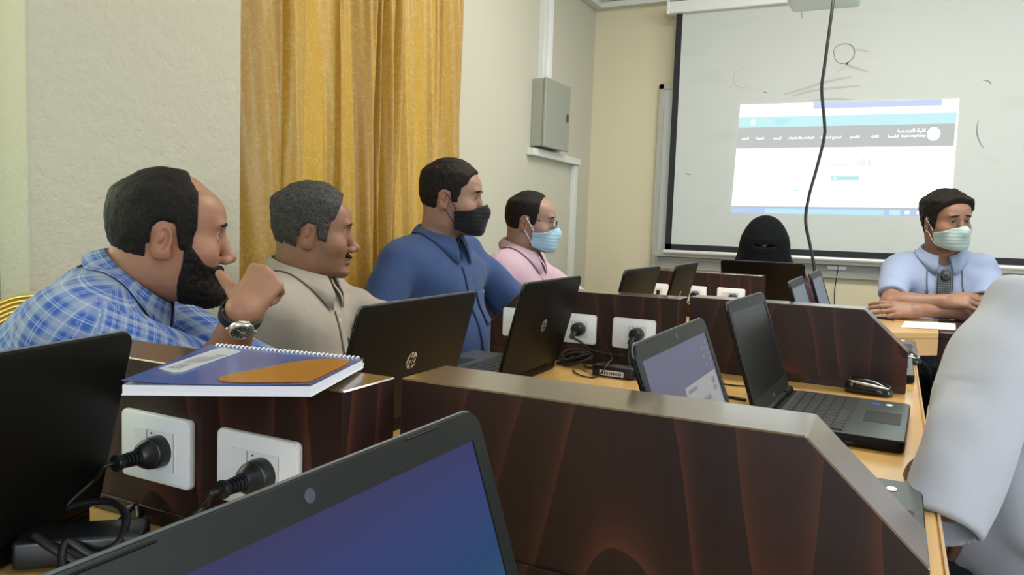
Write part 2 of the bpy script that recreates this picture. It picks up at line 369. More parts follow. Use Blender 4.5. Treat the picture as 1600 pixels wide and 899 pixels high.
# pencil marks and smudges on the fabric (thin drawn lines)
def stroke(b, pts, r=.0022, mi=0):
    P = smoothpath([E(x, z, -.0012) for x, z in pts], 8); n0 = len(b.faces); b.faces.ensure_lookup_table()
    pv = None
    for i, p in enumerate(P):
        t = (P[min(i+1, len(P)-1)]-P[max(i-1, 0)]).normalized(); n = Vector((-t.z, 0, t.x)); ww = r*(.35+.65*math.sin(PI*min(1, max(0, (i+.6)/len(P)))))
        a, c = b.verts.new(p+n*ww), b.verts.new(p-n*ww)
        if pv: f = b.faces.new((pv[0], a, c, pv[1])); f.material_index = mi
        pv = (a, c)
def MK(pts, r, mi=0):
    b = BM(); stroke(b, pts, r, mi); obj('pencil_mark', b, [M['pencil'], M['pencil2']], e)
from math import cos, sin
def circ(cx, cz, rx, rz, a0, a1): return [(cx+rx*cos(math.radians(a0+(a1-a0)*i/12)), cz+rz*sin(math.radians(a0+(a1-a0)*i/12))) for i in range(13)]
_sx = lambda px: -1.30+(px-1060)/539.*1.88          # picture column to screen x (approx. metres)
def atY(px, py, Y):
    d = _f + _r*((px-800)/FPX) - _u*((py-449.5)/FPX); k = Y/d.y; return (d.x*k, CZ+d.z*k)
def S(*pp): return [atY(px, py, YS-.001) for px, py in pp]
MK(S((1304, 88), (1303, 78), (1312, 70), (1326, 69), (1334, 76), (1334, 88), (1326, 97), (1312, 99), (1304, 90), (1305, 82)), .0028)
MK(S((1325, 97), (1320, 104), (1308, 112)), .004, 1); MK(S((1322, 98), (1330, 104), (1358, 113)), .008, 1); MK(S((1334, 78), (1345, 78), (1358, 81)), .006, 1)
MK(S((1163, 106), (1150, 112), (1146, 124), (1150, 134), (1162, 137), (1172, 133)), .003, 1)
MK(S((1225, 148), (1260, 138), (1290, 128), (1332, 120)), .008, 1); MK(S((1240, 150), (1280, 140), (1345, 134)), .007, 1); MK(S((1270, 156), (1300, 154), (1330, 155)), .005, 1)
MK(S((1251, 17), (1253, 23), (1253, 29)), .0025); MK(S((1193, 144), (1199, 145)), .003); MK(S((1071, 271), (1079, 273)), .003)
MK(S((1535, 125), (1545, 127), (1549, 133)), .0025); MK(S((1529, 188), (1526, 205), (1531, 222), (1537, 231)), .0028)
# the projected web page (light falling on the fabric)
def em(name, c, s=1):
    s = s*(1 if 'white' in name else .6)
    m = bpy.data.materials.new(name); m.use_nodes = True; t = m.node_tree; t.nodes.remove(t.nodes['Principled BSDF']); n = t.nodes.new('ShaderNodeEmission')
    n.inputs[0].default_value = (*c, 1); n.inputs[1].default_value = s; t.links.new(n.outputs[0], t.nodes['Material Output'].inputs[0]); return m
PM = [em('projected_white', (.93, 1, .99), 1.05), em('projected_nav_grey', (.56, .60, .57), 1), em('projected_cyan', (.62, .93, .96), 1), em('projected_violet', (.62, .72, .96), 1),
      em('projected_taskbar', (.50, .64, .93), 1), em('projected_taskbar_cyan', (.55, .86, .96), 1), em('projected_teal', (.50, .90, .88), 1), em('projected_faint', (.66, .76, .76), 1), em('projected_bar_grey', (.55, .58, .58), 1)]
b = BM(); Q = [Vector(E(x, z, -.002)) for x, z in (S((1142, 333))[0], S((1485, 338))[0], S((1499, 154))[0], S((1157, 164))[0])]
def uvp(u, v, k=0): return (Q[0]*(1-u)+Q[1]*u)*(1-v)+(Q[3]*(1-u)+Q[2]*u)*v + Vector((0, -.0004*k, 0))
def rect(u0, v0, u1, v1, mi, k=1, sk=0):
    f = b.faces.new([b.verts.new(uvp(*p, k)) for p in ((u0, v0), (u1, v0), (u1+sk, v1), (u0+sk, v1))]); f.material_index = mi
rect(0, 0, 1, 1, 0, 0)
rect(0, 0, 1, .055, 4); rect(.0, 0, .17, .05, 4, 2); rect(.17, 0, .72, .045, 5, 2); rect(.72, 0, 1, .052, 4, 2); rect(.745, .005, .79, .045, 2, 3); rect(.81, .012, .83, .04, 0, 3); rect(.86, .012, .885, .04, 0, 3)
rect(.0, .055, 1, .068, 8)
rect(0, .60, .992, .79, 1)
rect(0, .79, .995, .885, 2, 1); rect(.0, .80, .35, .84, 2, 2); rect(.36, .945, .93, 1.0, 3); rect(.45, .955, .85, .99, 3, 2)
rect(.0, .885, 1, .945, 0, 2)
rect(.47, .345-.04, .60, .385-.04, 6); rect(.484, .32, .496, .332, 0, 2); rect(.505, .318, .59, .332, 7, 2)
rect(.30, .205, .325, .22, 2)
for i in range(14): rect(.93+.004*i, .962, .9325+.004*i, .972, 7, 2)
for i in range(5): rect(.012+.02*i, .02, .018+.02*i, .035, 7, 3)
n_ = 28; f = b.faces.new([b.verts.new(uvp(.905+.028*cos(2*PI*i/n_), .705+.058*sin(2*PI*i/n_), 3)) for i in range(n_)]); f.material_index = 0
f = b.faces.new([b.verts.new(uvp(.072+.011*cos(2*PI*i/n_), .835+.025*sin(2*PI*i/n_), 4)) for i in range(n_)]); f.material_index = 0
f = b.faces.new([b.verts.new(uvp(*p, 4)) for p in ((.165, .865), (.26, .865), (.225, .81), (.20, .81))]); f.material_index = 6
def uvtext(s, u, v, size, mi, al='CENTER', bold=0.):
    me = textmesh(s, size, align=al, bold=bold); nb = BM(); nb.from_mesh(me); bpy.data.meshes.remove(me); W_ = (Q[1]-Q[0]).length; H_ = (Q[3]-Q[0]).length
    vm = {q: b.verts.new(uvp(u+q.co.x/W_, v+q.co.y/H_, 4)) for q in nb.verts}
    for f in nb.faces:
        try: g = b.faces.new([vm[q] for q in f.verts]); g.material_index = mi
        except ValueError: pass
    nb.free()
# Arabic letters in their joined forms, written right to left
def sh(word):
    L = {'ا': '\uFE8D\uFE8E\uFE8E\uFE8D', 'ل': '\uFEDD\uFEDE\uFEE0\uFEDF', 'ك': '\uFED9\uFEDA\uFEDC\uFEDB', 'ي': '\uFEF1\uFEF2\uFEF4\uFEF3', 'ة': '\uFE93\uFE94\uFE94\uFE93', 'ه': '\uFEE9\uFEEA\uFEEC\uFEEB', 'ن': '\uFEE5\uFEE6\uFEE8\uFEE7',
         'د': '\uFEA9\uFEAA\uFEAA\uFEA9', 'س': '\uFEB1\uFEB2\uFEB4\uFEB3', 'ر': '\uFEAD\uFEAE\uFEAE\uFEAD', 'ئ': '\uFE89\uFE8A\uFE8C\uFE8B', 'ق': '\uFED5\uFED6\uFED8\uFED7', 'م': '\uFEE1\uFEE2\uFEE4\uFEE3', 'ب': '\uFE8F\uFE90\uFE92\uFE91',
         'ج': '\uFE9D\uFE9E\uFEA0\uFE9F', 'ز': '\uFEAF\uFEB0\uFEB0\uFEAF', 'و': '\uFEED\uFEEE\uFEEE\uFEED', 'ع': '\uFEC9\uFECA\uFECC\uFECB', 'ح': '\uFEA1\uFEA2\uFEA4\uFEA3', 'ت': '\uFE95\uFE96\uFE98\uFE97', 'ف': '\uFED1\uFED2\uFED4\uFED3', 'ص': '\uFEB9\uFEBA\uFEBC\uFEBB', 'ش': '\uFEB5\uFEB6\uFEB8\uFEB7', 'خ': '\uFEA5\uFEA6\uFEA8\uFEA7', 'ث': '\uFE99\uFE9A\uFE9C\uFE9B', 'ى': '\uFEEF\uFEF0\uFEF0\uFEEF'}
    nj = 'ادرزوةى'; out = ''
    for w_ in word.split(' '):
        o = ''
        for i, c in enumerate(w_):
            pj = i > 0 and w_[i-1] not in nj; nx = i < len(w_)-1 and c not in nj
            o += L[c][(2 if nx else 1) if pj else (3 if nx else 0)]
        out = o[::-1]+((' '+out) if out else '')
    return out
uvtext(sh('كلية الهندسة'), .872, .735, .029, 0, 'RIGHT', .0007); uvtext('Engineering Faculty', .872, .690, .0155, 0, 'RIGHT', .0006)
for s, u in (('الرئيسية', .735), ('الكلية', .655), ('الاقسام', .565), ('البرامج الدراسية', .455), ('العيادات والمختبرات', .315), ('البحث', .20), ('الجودة', .115), ('المزيد', .04)):
    uvtext(sh(s), u, .69, .018, 0, 'CENTER', .0005)
uvtext(sh('صفحة')+'  404', .54, .46, .055, 7)
obj('projected_picture', b, PM, e)
# ------------------------------------------------------------------ long desk
XL, XR, ZD = -1.03, .072, .75
e = empty('computer_desk', (-.48, 1.6, 0), 'long golden wooden computer desk running down the middle of the room', 'desk')
def L_(x, y, z): return (x+.48, y-1.6, z)
b = BM(); prism(b, [(XL+.48, -.75-1.6), (XR+.48, -.75-1.6), (XR+.48, 1.35), (-.16+.48, 1.35), (-.16+.48, 2.28), (XL+.48, 2.28)], ZD-.03, ZD, .003, 1, ax='z'); obj('desktop', b, M['beech'], e)
b = BM(); box(b, L_(XL-.004, -.75, ZD-.034), L_(XL, 3.88, ZD+.001), .001); box(b, L_(XR, -.75, ZD-.034), L_(XR+.004, 2.95, ZD+.001), .001); obj('edge_band', b, M['beech_pale'], e)
for y in (-.7, .645, 1.97, 2.90, 3.80):
    b = BM(); box(b, L_(XL+.1, y-.012, 0), L_(XR-.1 if y < 3 else -.25, y+.012, ZD-.034), .002); obj('leg_panel', b, M['mahog'], e)
b = BM(); box(b, L_(-.49, -.7, .25), L_(-.472, 3.84, ZD-.034)); obj('modesty_panel', b, M['mahog'], e)
# ------------------------------------------------------------------ dividers with socket plates
ZT = .943
def plate(parent, x, y, z, kind='schuko'):
    b = BM(); prism(b, rrect(-.0575, -.04, .0575, .04, .007), 0, -.009, .0025, 2, M=Matrix.Translation((x, y, z))); p = obj('socket_plate', b, M['white_pl'], parent, smooth=.6)
    b = BM(); x0, x1 = -.0335, .0335
    box(b, (x+x0, y-.0102, z-.0225), (x-.0125, y-.009, z+.0225), .0008)
    if kind == 'rj':
        box(b, (x-.0115, y-.0102, z-.0225), (x+x1, y-.009, z+.0225), .0008)
    obj('blank_module', b, M['white_pl'], p)
    if kind == 'schuko':
        b = BM(); cx = x+.0115
        A = [b.verts.new((cx+sx*.0222, y-.0106, z+sz*.0222)) for sx, sz in ((-1, -1), (1, -1), (1, 1), (-1, 1))]
        n = 24; C1 = [b.verts.new((cx+.0185*cos(2*PI*k/n-.75*PI), y-.0106, z+.0185*sin(2*PI*k/n-.75*PI))) for k in range(n)]; C2 = [b.verts.new((v.co.x, y-.0015, v.co.z)) for v in C1]
        for s_ in range(4):
            seg = C1[s_*6:s_*6+7] if s_ < 3 else C1[18:]+[C1[0]]
            b.faces.new([A[s_]]+seg[::1]+[A[(s_+1) % 4]] if True else [])
        for k in range(n): b.faces.new((C1[k], C1[(k+1) % n], C2[(k+1) % n], C2[k]))
        b.faces.new(C2)
        for s_ in (-1, 1): box(b, (cx-.0222 if s_ < 0 else cx+.0215, y-.0106, z-.0222), (cx-.0215 if s_ < 0 else cx+.0222, y-.009, z+.0222))
        bmesh.ops.recalc_face_normals(b, faces=b.faces[:])
        for s_ in (-1, 1): lathe(b, [(.0026, 0), (.0026, .0006)], Matrix.Translation((cx+s_*.0095, y-.0018, z)) @ Matrix.Rotation(PI/2, 4, 'X'), 10)
        for f in b.faces:
            if len(f.verts) == 10 or (f.calc_center_median()-Vector((cx-.0095, y, z))).length < .0035 or (f.calc_center_median()-Vector((cx+.0095, y, z))).length < .0035: f.material_index = 1
        obj('socket_outlet', b, [M['white_pl'], M['hole']], p)
        b = BM(); lathe(b, [(.0011, 0), (.0011, .0006)], Matrix.Translation((cx-.014, y-.0106, z+.0185)) @ Matrix.Rotation(PI/2, 4, 'X'), 8); obj('indicator', b, M['hole'], p)
    else:
        b = BM(); box(b, (x+.006, y-.0108, z-.014), (x+.022, y-.009, z+.012), .0005); obj('network_port', b, M['hole'], p)
    return (x+.0115, y-.0106, z)
def divider(pts, y0, y1, label, plates=()):
    xs = [p[0] for p in pts]; cx = (min(xs)+max(xs))/2
    e = empty('desk_divider', (cx, (y0+y1)/2, ZD), label, 'desk divider', 'dark wooden dividers across the long desk')
    P = [(x-cx, z-ZD) for x, z in pts]; h = (y1-y0)/2
    b = BM(); prism(b, P, -h, h, .0015, 1)
    b.normal_update()
    for f in b.faces:
        if f.normal.z > .3: f.material_index = 1
    obj('body', b, [M['mahog'], M['mahog_edge']], e)
    b = BM(); box(b, (min(P[0][0], P[1][0])+.002 if P[0][1] < .01 else -.2, -h-.004, .0005), (max(p[0] for p in P)-.004, -h, .02), .001); obj('base_strip', b, M['mahog'], e)
    return e, cx, (y0+y1)/2, h, [plate(e, px-cx, -h, pz-ZD, k) for px, pz, k in plates]
RX = -.483
def leftprof(): return [(-1.02, ZD), (RX, ZD), (RX, ZT), (-.915, ZT), (-1.02, .842)]
def rightprof(): return [(-.476, ZD), (.042, ZD), (.042, .849), (-.058, ZT), (-.476, ZT)]
PZ = .8437
dA1 = divider(leftprof(), .601, .690, 'dark wooden desk divider with two plugged sockets below the blue notebook', [(-.7465, PZ, 'schuko'), (-.5905, PZ, 'schuko')])
dB1 = divider(rightprof(), .690, .784, 'large dark wooden desk divider with a sloping end, nearest the camera without sockets')
dA2 = divider(leftprof(), 1.92, 2.009, 'dark wooden desk divider with white sockets behind the middle black laptops', [(-.9200, PZ, 'schuko'), (-.7560, PZ, 'schuko'), (-.595, PZ, 'schuko')])
dB2 = divider(rightprof(), 1.985+.024, 2.094, 'dark wooden desk divider with a sloping end behind the wireless mouse')
dA3 = divider(leftprof(), 3.279, 3.368, 'farthest dark wooden desk divider with sockets, in front of the person in black', [(-.93, PZ, 'rj'), (-.765, PZ, 'schuko'), (-.606, PZ, 'schuko')])
# ------------------------------------------------------------------ plugs with leads
def plug(wx, wy, wz, pts, r, label, drop=.35, side=.0, group='black power plugs in the divider sockets'):
    e = empty('power_plug', (wx, wy, wz), label, 'power plug', group)
    d = Vector((side, -1, -.0)).normalized(); Mx = d.to_track_quat('Z', 'X').to_matrix().to_4x4()
    Mx = Mx @ Matrix.Diagonal((1, 1, .68, 1)); b = BM(); lathe(b, [(.0178, -.006), (.0182, .0), (.0185, .014), (.0175, .02), (.0165, .021), (.0165, .024), (.0172, .026), (.0135, .036), (.0095, .042)], Mx, 28); obj('plug_body', b, M['plug'], e, smooth=.5)
    b = BM(); prof = [(.0085, .040)]
    for k in range(5): z = .043+k*.0065; prof += [(.0088-.0003*k, z), (.0088-.0003*k, z+.0042), (.0062, z+.0045), (.0062, z+.0063)]
    prof += [(.0092, .0755), (.0098, .079), (.0092, .083), (.005, .084)]
    lathe(b, prof, Mx, 18); obj('strain_relief', b, M['plug'], e, smooth=.5)
    tip = d*.0565
    P = smoothpath([tip-d*.01, tip+d*.012]+[Vector(p)-Vector((wx, wy, wz)) for p in pts], 10)
    b = BM(); tube(b, P, r, 10); obj('lead', b, M['cable'], e, smooth=0)
def atDv(px, py, D):
    d = _f + _r*((px-800)/FPX) - _u*((py-449.5)/FPX); return (d.x*D, d.y*D, max(CZ+d.z*D, ZD+.004))
def wp(dv, i): # world centre of socket i of a divider
    e, cx, cy, h, pl = dv; p = pl[i]; return (p[0]+cx, p[1]+cy, p[2]+ZD)
s1, s2 = wp(dA1, 0), wp(dA1, 1)
plug(*s1, [atDv(150, 748, .845), atDv(108, 787, .835), atDv(76, 832, .83), atDv(60, 856, .83), atDv(75, 876, .835), atDv(95, 888, .85)], .0022, 'black power plug with a thin lead in the left socket under the blue notebook')
plug(*s2, [atDv(325, 785, .80), atDv(300, 812, .80), atDv(276, 840, .80), atDv(260, 862, .81), (-.62, .40, .757), (-.57, .36, .756)], .0034, 'black power plug with a thick lead in the right socket under the blue notebook')
s3, s4, s5 = wp(dA2, 0), wp(dA2, 1), wp(dA2, 2)
def plugface(w, pts, label, r=.0028):
    plug(*w, pts, r, label)
# short angled plugs of the middle divider
def angled(w, pts, label, r=.003):
    e = empty('power_plug', w, label, 'power plug', 'black power plugs in the divider sockets')
    Mx = Vector((0, -1, 0)).to_track_quat('Z', 'X').to_matrix().to_4x4()
    b = BM(); lathe(b, [(.0178, -.006), (.0182, 0), (.0185, .016), (.017, .022), (.012, .026), (.004, .027)], Mx, 26); obj('plug_body', b, M['plug'], e, smooth=.5)
    b = BM(); tube(b, smoothpath([(-.002, -.016, -.004), (-.006, -.03, -.012), (-.009, -.036, -.022)], 4), [.0085, .0082, .008, .0078, .0074, .007, .0066, .0063, .006], 12); obj('strain_relief', b, M['plug'], e, smooth=.6)
    b = BM(); tube(b, smoothpath([(-.008, -.034, -.02)]+[Vector(p)-Vector(w) for p in pts], 10), r, 8); obj('lead', b, M['cable'], e, smooth=0)
angled(s4, [(-.728, 1.875, .815), (-.70, 1.87, .80), (-.66, 1.872, .792), (-.62, 1.875, .79), (-.597, 1.868, .79)], 'black power plug in the white socket just right of the open black laptop')
angled(s5, [(-.596, 1.875, .80), (-.592, 1.87, .785), (-.588, 1.868, .772), (-.583, 1.86, .757), (-.575, 1.82, .754)], 'black power plug in the rightmost white socket of the middle divider')
s6, s7 = wp(dA3, 1), wp(dA3, 2)
angled(s6, [(-.78, 3.23, .80), (-.78, 3.21, .757), (-.76, 3.16, .754)], 'black power plug in the half-hidden white socket of the farthest divider')
angled(s7, [(-.62, 3.23, .80), (-.62, 3.21, .757), (-.60, 3.16, .754)], 'black power plug in the right white socket of the farthest divider')
# ------------------------------------------------------------------ laptops
def displays():
    out = {}
    m = mat('blue_laptop_desktop_picture', (.001, .001, .002), .7, emis=(.05, .09, .30), es=.50, spec=.03); t = NT(m); v = t.co(kind='UV')
    sp = t.n('ShaderNodeSeparateXYZ'); t.l(v, sp.inputs[0])
    g = t.mth('ADD', t.mth('MULTIPLY', sp.outputs[0], .12), t.mth('MULTIPLY', t.mth('SUBTRACT', 1, sp.outputs[1]), .95))
    c = t.ramp(g, [(.0, (.058, .052, .125)), (.30, (.046, .064, .19)), (.6, (.030, .072, .185)), (1, (.028, .13, .17))]); t.l(c, t.b.inputs['Emission Color']); out['blue'] = m
    m = mat('dim_violet_laptop_picture', (.05, .05, .06), .4, emis=(.12, .125, .24), es=.30, spec=.2); out['violet'] = m
    m = mat('switched_off_laptop_display', (.008, .010, .010), .3, spec=.3); out['off'] = m
    m = mat('pale_laptop_picture', (.05, .055, .06), .4, emis=(.10, .125, .15), es=.55, spec=.25); out['pale'] = m
    return out
DISP = displays()
M['ui_a'] = mat('window_panel_picture', (.1, .1, .1), .4, emis=(.30, .29, .31), es=.4); M['ui_b'] = mat('window_text_picture', (.05, .05, .05), .4, emis=(.16, .18, .24), es=.4)
M['cam_lens'] = mat('bluish_webcam_lens', (.05, .06, .085), .3); M['intel'] = mat('blue_sticker', (.03, .12, .45), .3); M['hp'] = mat('silver_logo', (.50, .48, .45), .35, metal=.4)
def laptop(x, y, yaw, lean, w, h, label, disp='off', lid='black', group='open laptops on the long desk', ui=False, detail=True, base_mat='lap_deck', z0=ZD):
    """origin: middle of the hinge on the desk; local -y is the user's side, +x runs along the hinge"""
    e = empty('laptop', (x, y, z0), label, 'laptop', group, yaw); zb = .022; D = .238; hw = w/2
    lb, lf = M['lap_blk'], M['lap_gry']
    b = BM(); prism(b, rrect(-hw, -D, hw, .004, .012), .003, zb, .003, 2, ax='z'); base = obj('base', b, [lb], e, smooth=.6)
    b = BM(); prism(b, rrect(-hw+.002, -D+.002, hw-.002, -.016, .010), zb, zb+.0012, .0005, 1, ax='z'); obj('palm_rest', b, M[base_mat], base, smooth=.6)
    b = BM(); kw = w*.86 if w > .35 else w*.9; x0 = -kw/2; ky = -.028; kh = .112
    rows = [(15, .55), (15, 1), (14, 1), (13, 1), (12, 1), (8, 1)]; yy = ky
    for n, hh in rows:
        rh = kh/5.6*hh; xx = x0; cnt = [kw/n]*n
        if n == 8: cnt = [kw*k for k in (.075, .075, .075, .37, .075, .075, .085, .17)]
        for c_ in cnt:
            if detail: box(b, (xx+.0013, yy-rh+.0013, zb+.001), (xx+c_-.0013, yy-.0013, zb+.0038), .0008, 1)
            else: box(b, (xx+.0013, yy-rh+.0013, zb+.001), (xx+c_-.0013, yy-.0013, zb+.0038))
            xx += c_
        yy -= rh
    box(b, (x0-.003, ky-kh-.003, zb+.0012), (x0+kw+.003, ky+.003, zb+.0016))
    obj('keyboard', b, M['key'], base)
    b = BM(); prism(b, rrect(-.05, -D+.012, .05, -D+.075, .004), zb+.0012, zb+.0017, 0, ax='z'); obj('touchpad', b, M['lap_gry'], base)
    b = BM(); box(b, (hw-.055, -D+.055, zb+.0012), (hw-.037, -D+.071, zb+.0018)); obj('blue_sticker', b, M['intel'], base)
    b = BM(); bmesh.ops.create_circle(b, cap_ends=True, radius=.011, segments=20, matrix=Matrix.Translation((hw-.046, -D+.038, zb+.0019)) @ Matrix.Diagonal((1, .6, 1, 1))); obj('white_sticker', b, M['white_pl'], base)
    # ports on the user's-left side (local -x) and right side
    for k, (py, pw_, ph) in enumerate(((-.05, .016, .006), (-.08, .014, .008), (-.115, .013, .010), (-.145, .013, .005))):
        b = BM(); box(b, (-hw-.0004, py-pw_, .006), (-hw+.002, py, .006+ph)); obj('side_port', b, M['hole'], base)
    b = BM(); tube(b, [(-hw*.93, .0, zb+.003), (-hw*.55, .0, zb+.003)], .0085, 14); tube(b, [(hw*.55, .0, zb+.003), (hw*.93, .0, zb+.003)], .0085, 14); box(b, (-hw*.6, -.006, zb-.002), (hw*.6, .006, zb+.009), .003); obj('hinge', b, lb, base, smooth=.6)
    # lid: local frame u=x, v=up along the lid, n=towards the user
    v = Vector((0, math.sin(lean), math.cos(lean))); n = Vector((0, -math.cos(lean), math.sin(lean)))
    ML = frame((0, .004, zb+.002), (1, 0, 0), v)      # local z = x cross v = n
    b = BM(); vs_ = prism(b, rrect(-hw, .004, hw, h, .016), -.0065, 0, .0028, 2, ax='z', M=ML); lidb = obj('lid', b, [lb], e, smooth=.6)
    b = BM(); outer = rrect(-hw+.0006, .0046, hw-.0006, h-.0006, .0155, 5); inner = rrect(-hw+.016, .03, hw-.016, h-.022, .001, 5)
    O = [b.verts.new(ML @ Vector((p[0], p[1], .0004))) for p in outer]; O2 = [b.verts.new(ML @ Vector((p[0]*.995, p[1]*.995+.0006, .0028))) for p in outer]; I = [b.verts.new(ML @ Vector((p[0], p[1], .0022))) for p in inner]; I2 = [b.verts.new(ML @ Vector((p[0], p[1], .0002))) for p in inner]; N = len(O)
    for A, B_ in ((O, O2), (O2, I), (I, I2)):
        for k in range(N): b.faces.new((A[k], A[(k+1) % N], B_[(k+1) % N], B_[k]))
    bmesh.ops.recalc_face_normals(b, faces=b.faces[:])
    obj('bezel', b, lf, lidb, smooth=.5)
    b = BM(); uvl = b.loops.layers.uv.new('UVMap'); f = b.faces.new([b.verts.new(ML @ Vector(p)) for p in ((-hw+.0155, .0295, .0009), (hw-.0155, .0295, .0009), (hw-.0155, h-.0215, .0009), (-hw+.0155, h-.0215, .0009))])
    for lp, uv in zip(f.loops, ((0, 0), (1, 0), (1, 1), (0, 1))): lp[uvl].uv = uv
    sc = obj('display', b, DISP[disp], lidb)
    if ui:
        b = BM(); W2, H2 = w-.031, h-.051
        def r2(u0, v0, u1, v1, k, mi): f = b.faces.new([b.verts.new(ML @ Vector((-hw+.0155+u*W2, .0295+vv*H2, .0010+.0002*k))) for u, vv in ((u0, v0), (u1, v0), (u1, v1), (u0, v1))]); f.material_index = mi
        r2(.42, .10, .97, .66, 1, 0); r2(.45, .60, .60, .63, 2, 1); r2(.46, .10, .78, .50, 2, 1); r2(.475, .10, .765, .46, 3, 0); r2(.86, .56, .92, .61, 2, 1); r2(.86, .50, .92, .54, 2, 1)
        for i in range(6): r2(.49, .15+.045*i, .70-.02*(i % 3), .158+.045*i, 4, 1)
        for i in range(5): r2(.93, .70+.05*i, .955, .725+.05*i, 1, 1)
        for i in range(3): r2(.84, .72+.07*i, .865, .75+.07*i, 1, 1)
        obj('display_picture', b, [M['ui_a'], M['ui_b']], lidb)
    b = BM(); Mw = ML @ Matrix.Translation((0, h-.0115, .0024)); lathe(b, [(.0042, 0), (.0042, .0006), (.003, .0007)], Mw, 16); obj('webcam', b, M['cam_lens'], lidb, smooth=.5)
    for sx in (-1, 1): b = BM(); box(b, (sx*w*.30-.02, h-.0035, .0022), (sx*w*.30+.02, h-.0022, .0036), .0005, 1, M=ML); obj('rubber_bumper', b, M['lap_blk'], lidb)
    b = BM(); addtext(b, 'hp', .011, ML @ Matrix.Translation((0, .0165, .0030)), shear=.25, bold=.0002); obj('front_logo', b, M['hp'], lidb)
    # logo on the back: silver disc with a cut italic hp
    MB_ = ML @ Matrix.Translation((0, h*.5, -.0067)) @ Matrix.Rotation(PI, 4, 'Y')
    b = BM(); bmesh.ops.create_circle(b, cap_ends=True, radius=.0155, segments=36, matrix=MB_ @ Matrix.Translation((0, 0, .0001)))
    for f in b.faces: f.material_index = 0
    addtext(b, 'hp', .0285, MB_ @ Matrix.Translation((0, .0008, .0005)), 1, shear=.3, bold=.0005)
    for p0, p1 in (((-.001, .004), (.0045, .0165)), ((-.0045, -.0165), (-.0005, -.004))):
        dx = .0012; f = b.faces.new([b.verts.new(MB_ @ Vector((p[0]+s_*dx, p[1], .0005))) for p, s_ in ((p0, -1), (p0, 1), (p1, 1), (p1, -1))]); f.material_index = 1
    obj('back_logo', b, [M['hp'], M['lap_blk']], lidb)
    b = BM(); P = [ML @ Vector((p[0]*1.0, p[1], -.0012)) for p in outer]; P = P[:6+6]
    tube(b, [ML @ Vector((p[0], p[1], -.0015)) for p in rrect(-hw, .004, hw, h, .016)[0:12]], .0012, 6); obj('edge_strip', b, M['lap_edge'], lidb, smooth=0)
    return e
H_, G_ = -PI/2, PI/2
laptop(-.772, .385, -1.345, .235, .36, .215, 'black laptop seen from behind at the left edge, below the man in checked shirt')
laptop(-.760, 1.077, -1.546, .253, .363, .222, 'black laptop seen from behind between the notebook and the man in beige')
laptop(-.766, 1.636, -1.539, .252, .356, .227, 'black laptop seen from behind in front of the man in pink')
LP4 = laptop(-.184, 1.02, 1.568, .351, .355, .221, 'laptop with a dim violet screen showing a document window behind the nearest divider', 'violet', ui=True)
LP5 = laptop(-.196, 1.614, 1.532, .316, .345, .222, 'open laptop with a black screen and its keyboard showing beside the mouse', 'off')
laptop(-.212, .317, 1.565, .324, .381, .210, 'open laptop with a bright blue screen at the bottom, nearest the camera', 'blue')
laptop(-.521, 3.60, 3.118+PI*0, .39, .359, .238, 'black laptop seen from behind in front of the person in the black veil')
laptop(-.733, 2.235, -1.564, .235, .36, .234, 'black laptop seen from behind beyond the middle divider, the left one of that pair', detail=False)
laptop(-.724, 2.735, -1.536, .242, .36, .233, 'black laptop seen from behind beyond the middle divider, the right one of that pair', detail=False)
laptop(-.175, 2.33, 1.574, .322, .345, .228, 'laptop with a pale grey screen edge-on beyond the sloping divider, the nearer of two', 'pale', detail=False)
laptop(-.159, 2.746, 1.574, .325, .36, .234, 'laptop with a pale grey screen edge-on beyond the sloping divider, the farther of two', 'pale', detail=False)
# ------------------------------------------------------------------ wireless mice
def mouse(x, y, rz, label, sil=False):
    e = empty('wireless_mouse', (x, y, ZD), label, 'mouse', 'computer mice on the long desk', rz)
    U, V = 24, 12; Vs = []; Fs = []
    def pt(u, v, k=1.0, lift=0):
        a = 2*PI*u/U; ph = PI/2*v/V; cx, cy = math.cos(a)*math.cos(ph), math.sin(a)*math.cos(ph); wd = .029*(1-.13*math.cos(PI*cx))
        return (.052*math.copysign(abs(cx)**.85, cx)*k, wd*math.copysign(abs(cy)**.8, cy)*k, .003+.034*math.sin(ph)**.75*(1-.28*cx)*k+lift)
    for v in range(V+1):
        for u in range(U): Vs.append(pt(u, v))
    for v in range(V):
        for u in range(U): Fs.append((v*U+u, v*U+(u+1) % U, (v+1)*U+(u+1) % U, (v+1)*U+u))
    Fs.append(tuple(range(U))[::-1]); npobj('shell', Vs, Fs, M['black_pl'], e)
    b = BM(); tube(b, [pt(u/2, 4.4, 1.02) for u in range(2, 23)], [.0012+.0022*math.sin(PI*i/20) for i in range(21)], 8); tube(b, [pt(u/2, 4.4, 1.02) for u in range(26, 47)], [.0012+.0022*math.sin(PI*i/20) for i in range(21)], 8); obj('chrome_trim', b, M['silver'], e, smooth=0)
    b = BM(); tube(b, [(.03, -.003, .024), (.03, .003, .024)], .0065, 14); obj('scroll_wheel', b, M['silver'] if sil else M['lap_gry'], e, smooth=.6)
mouse(-.035, 1.962, -.12, 'glossy black wireless mouse with chrome trim beside the middle sloping divider')
mouse(.052, 2.545, -1.3, 'small silver trimmed mouse at the desk edge just past the sloping divider', True)
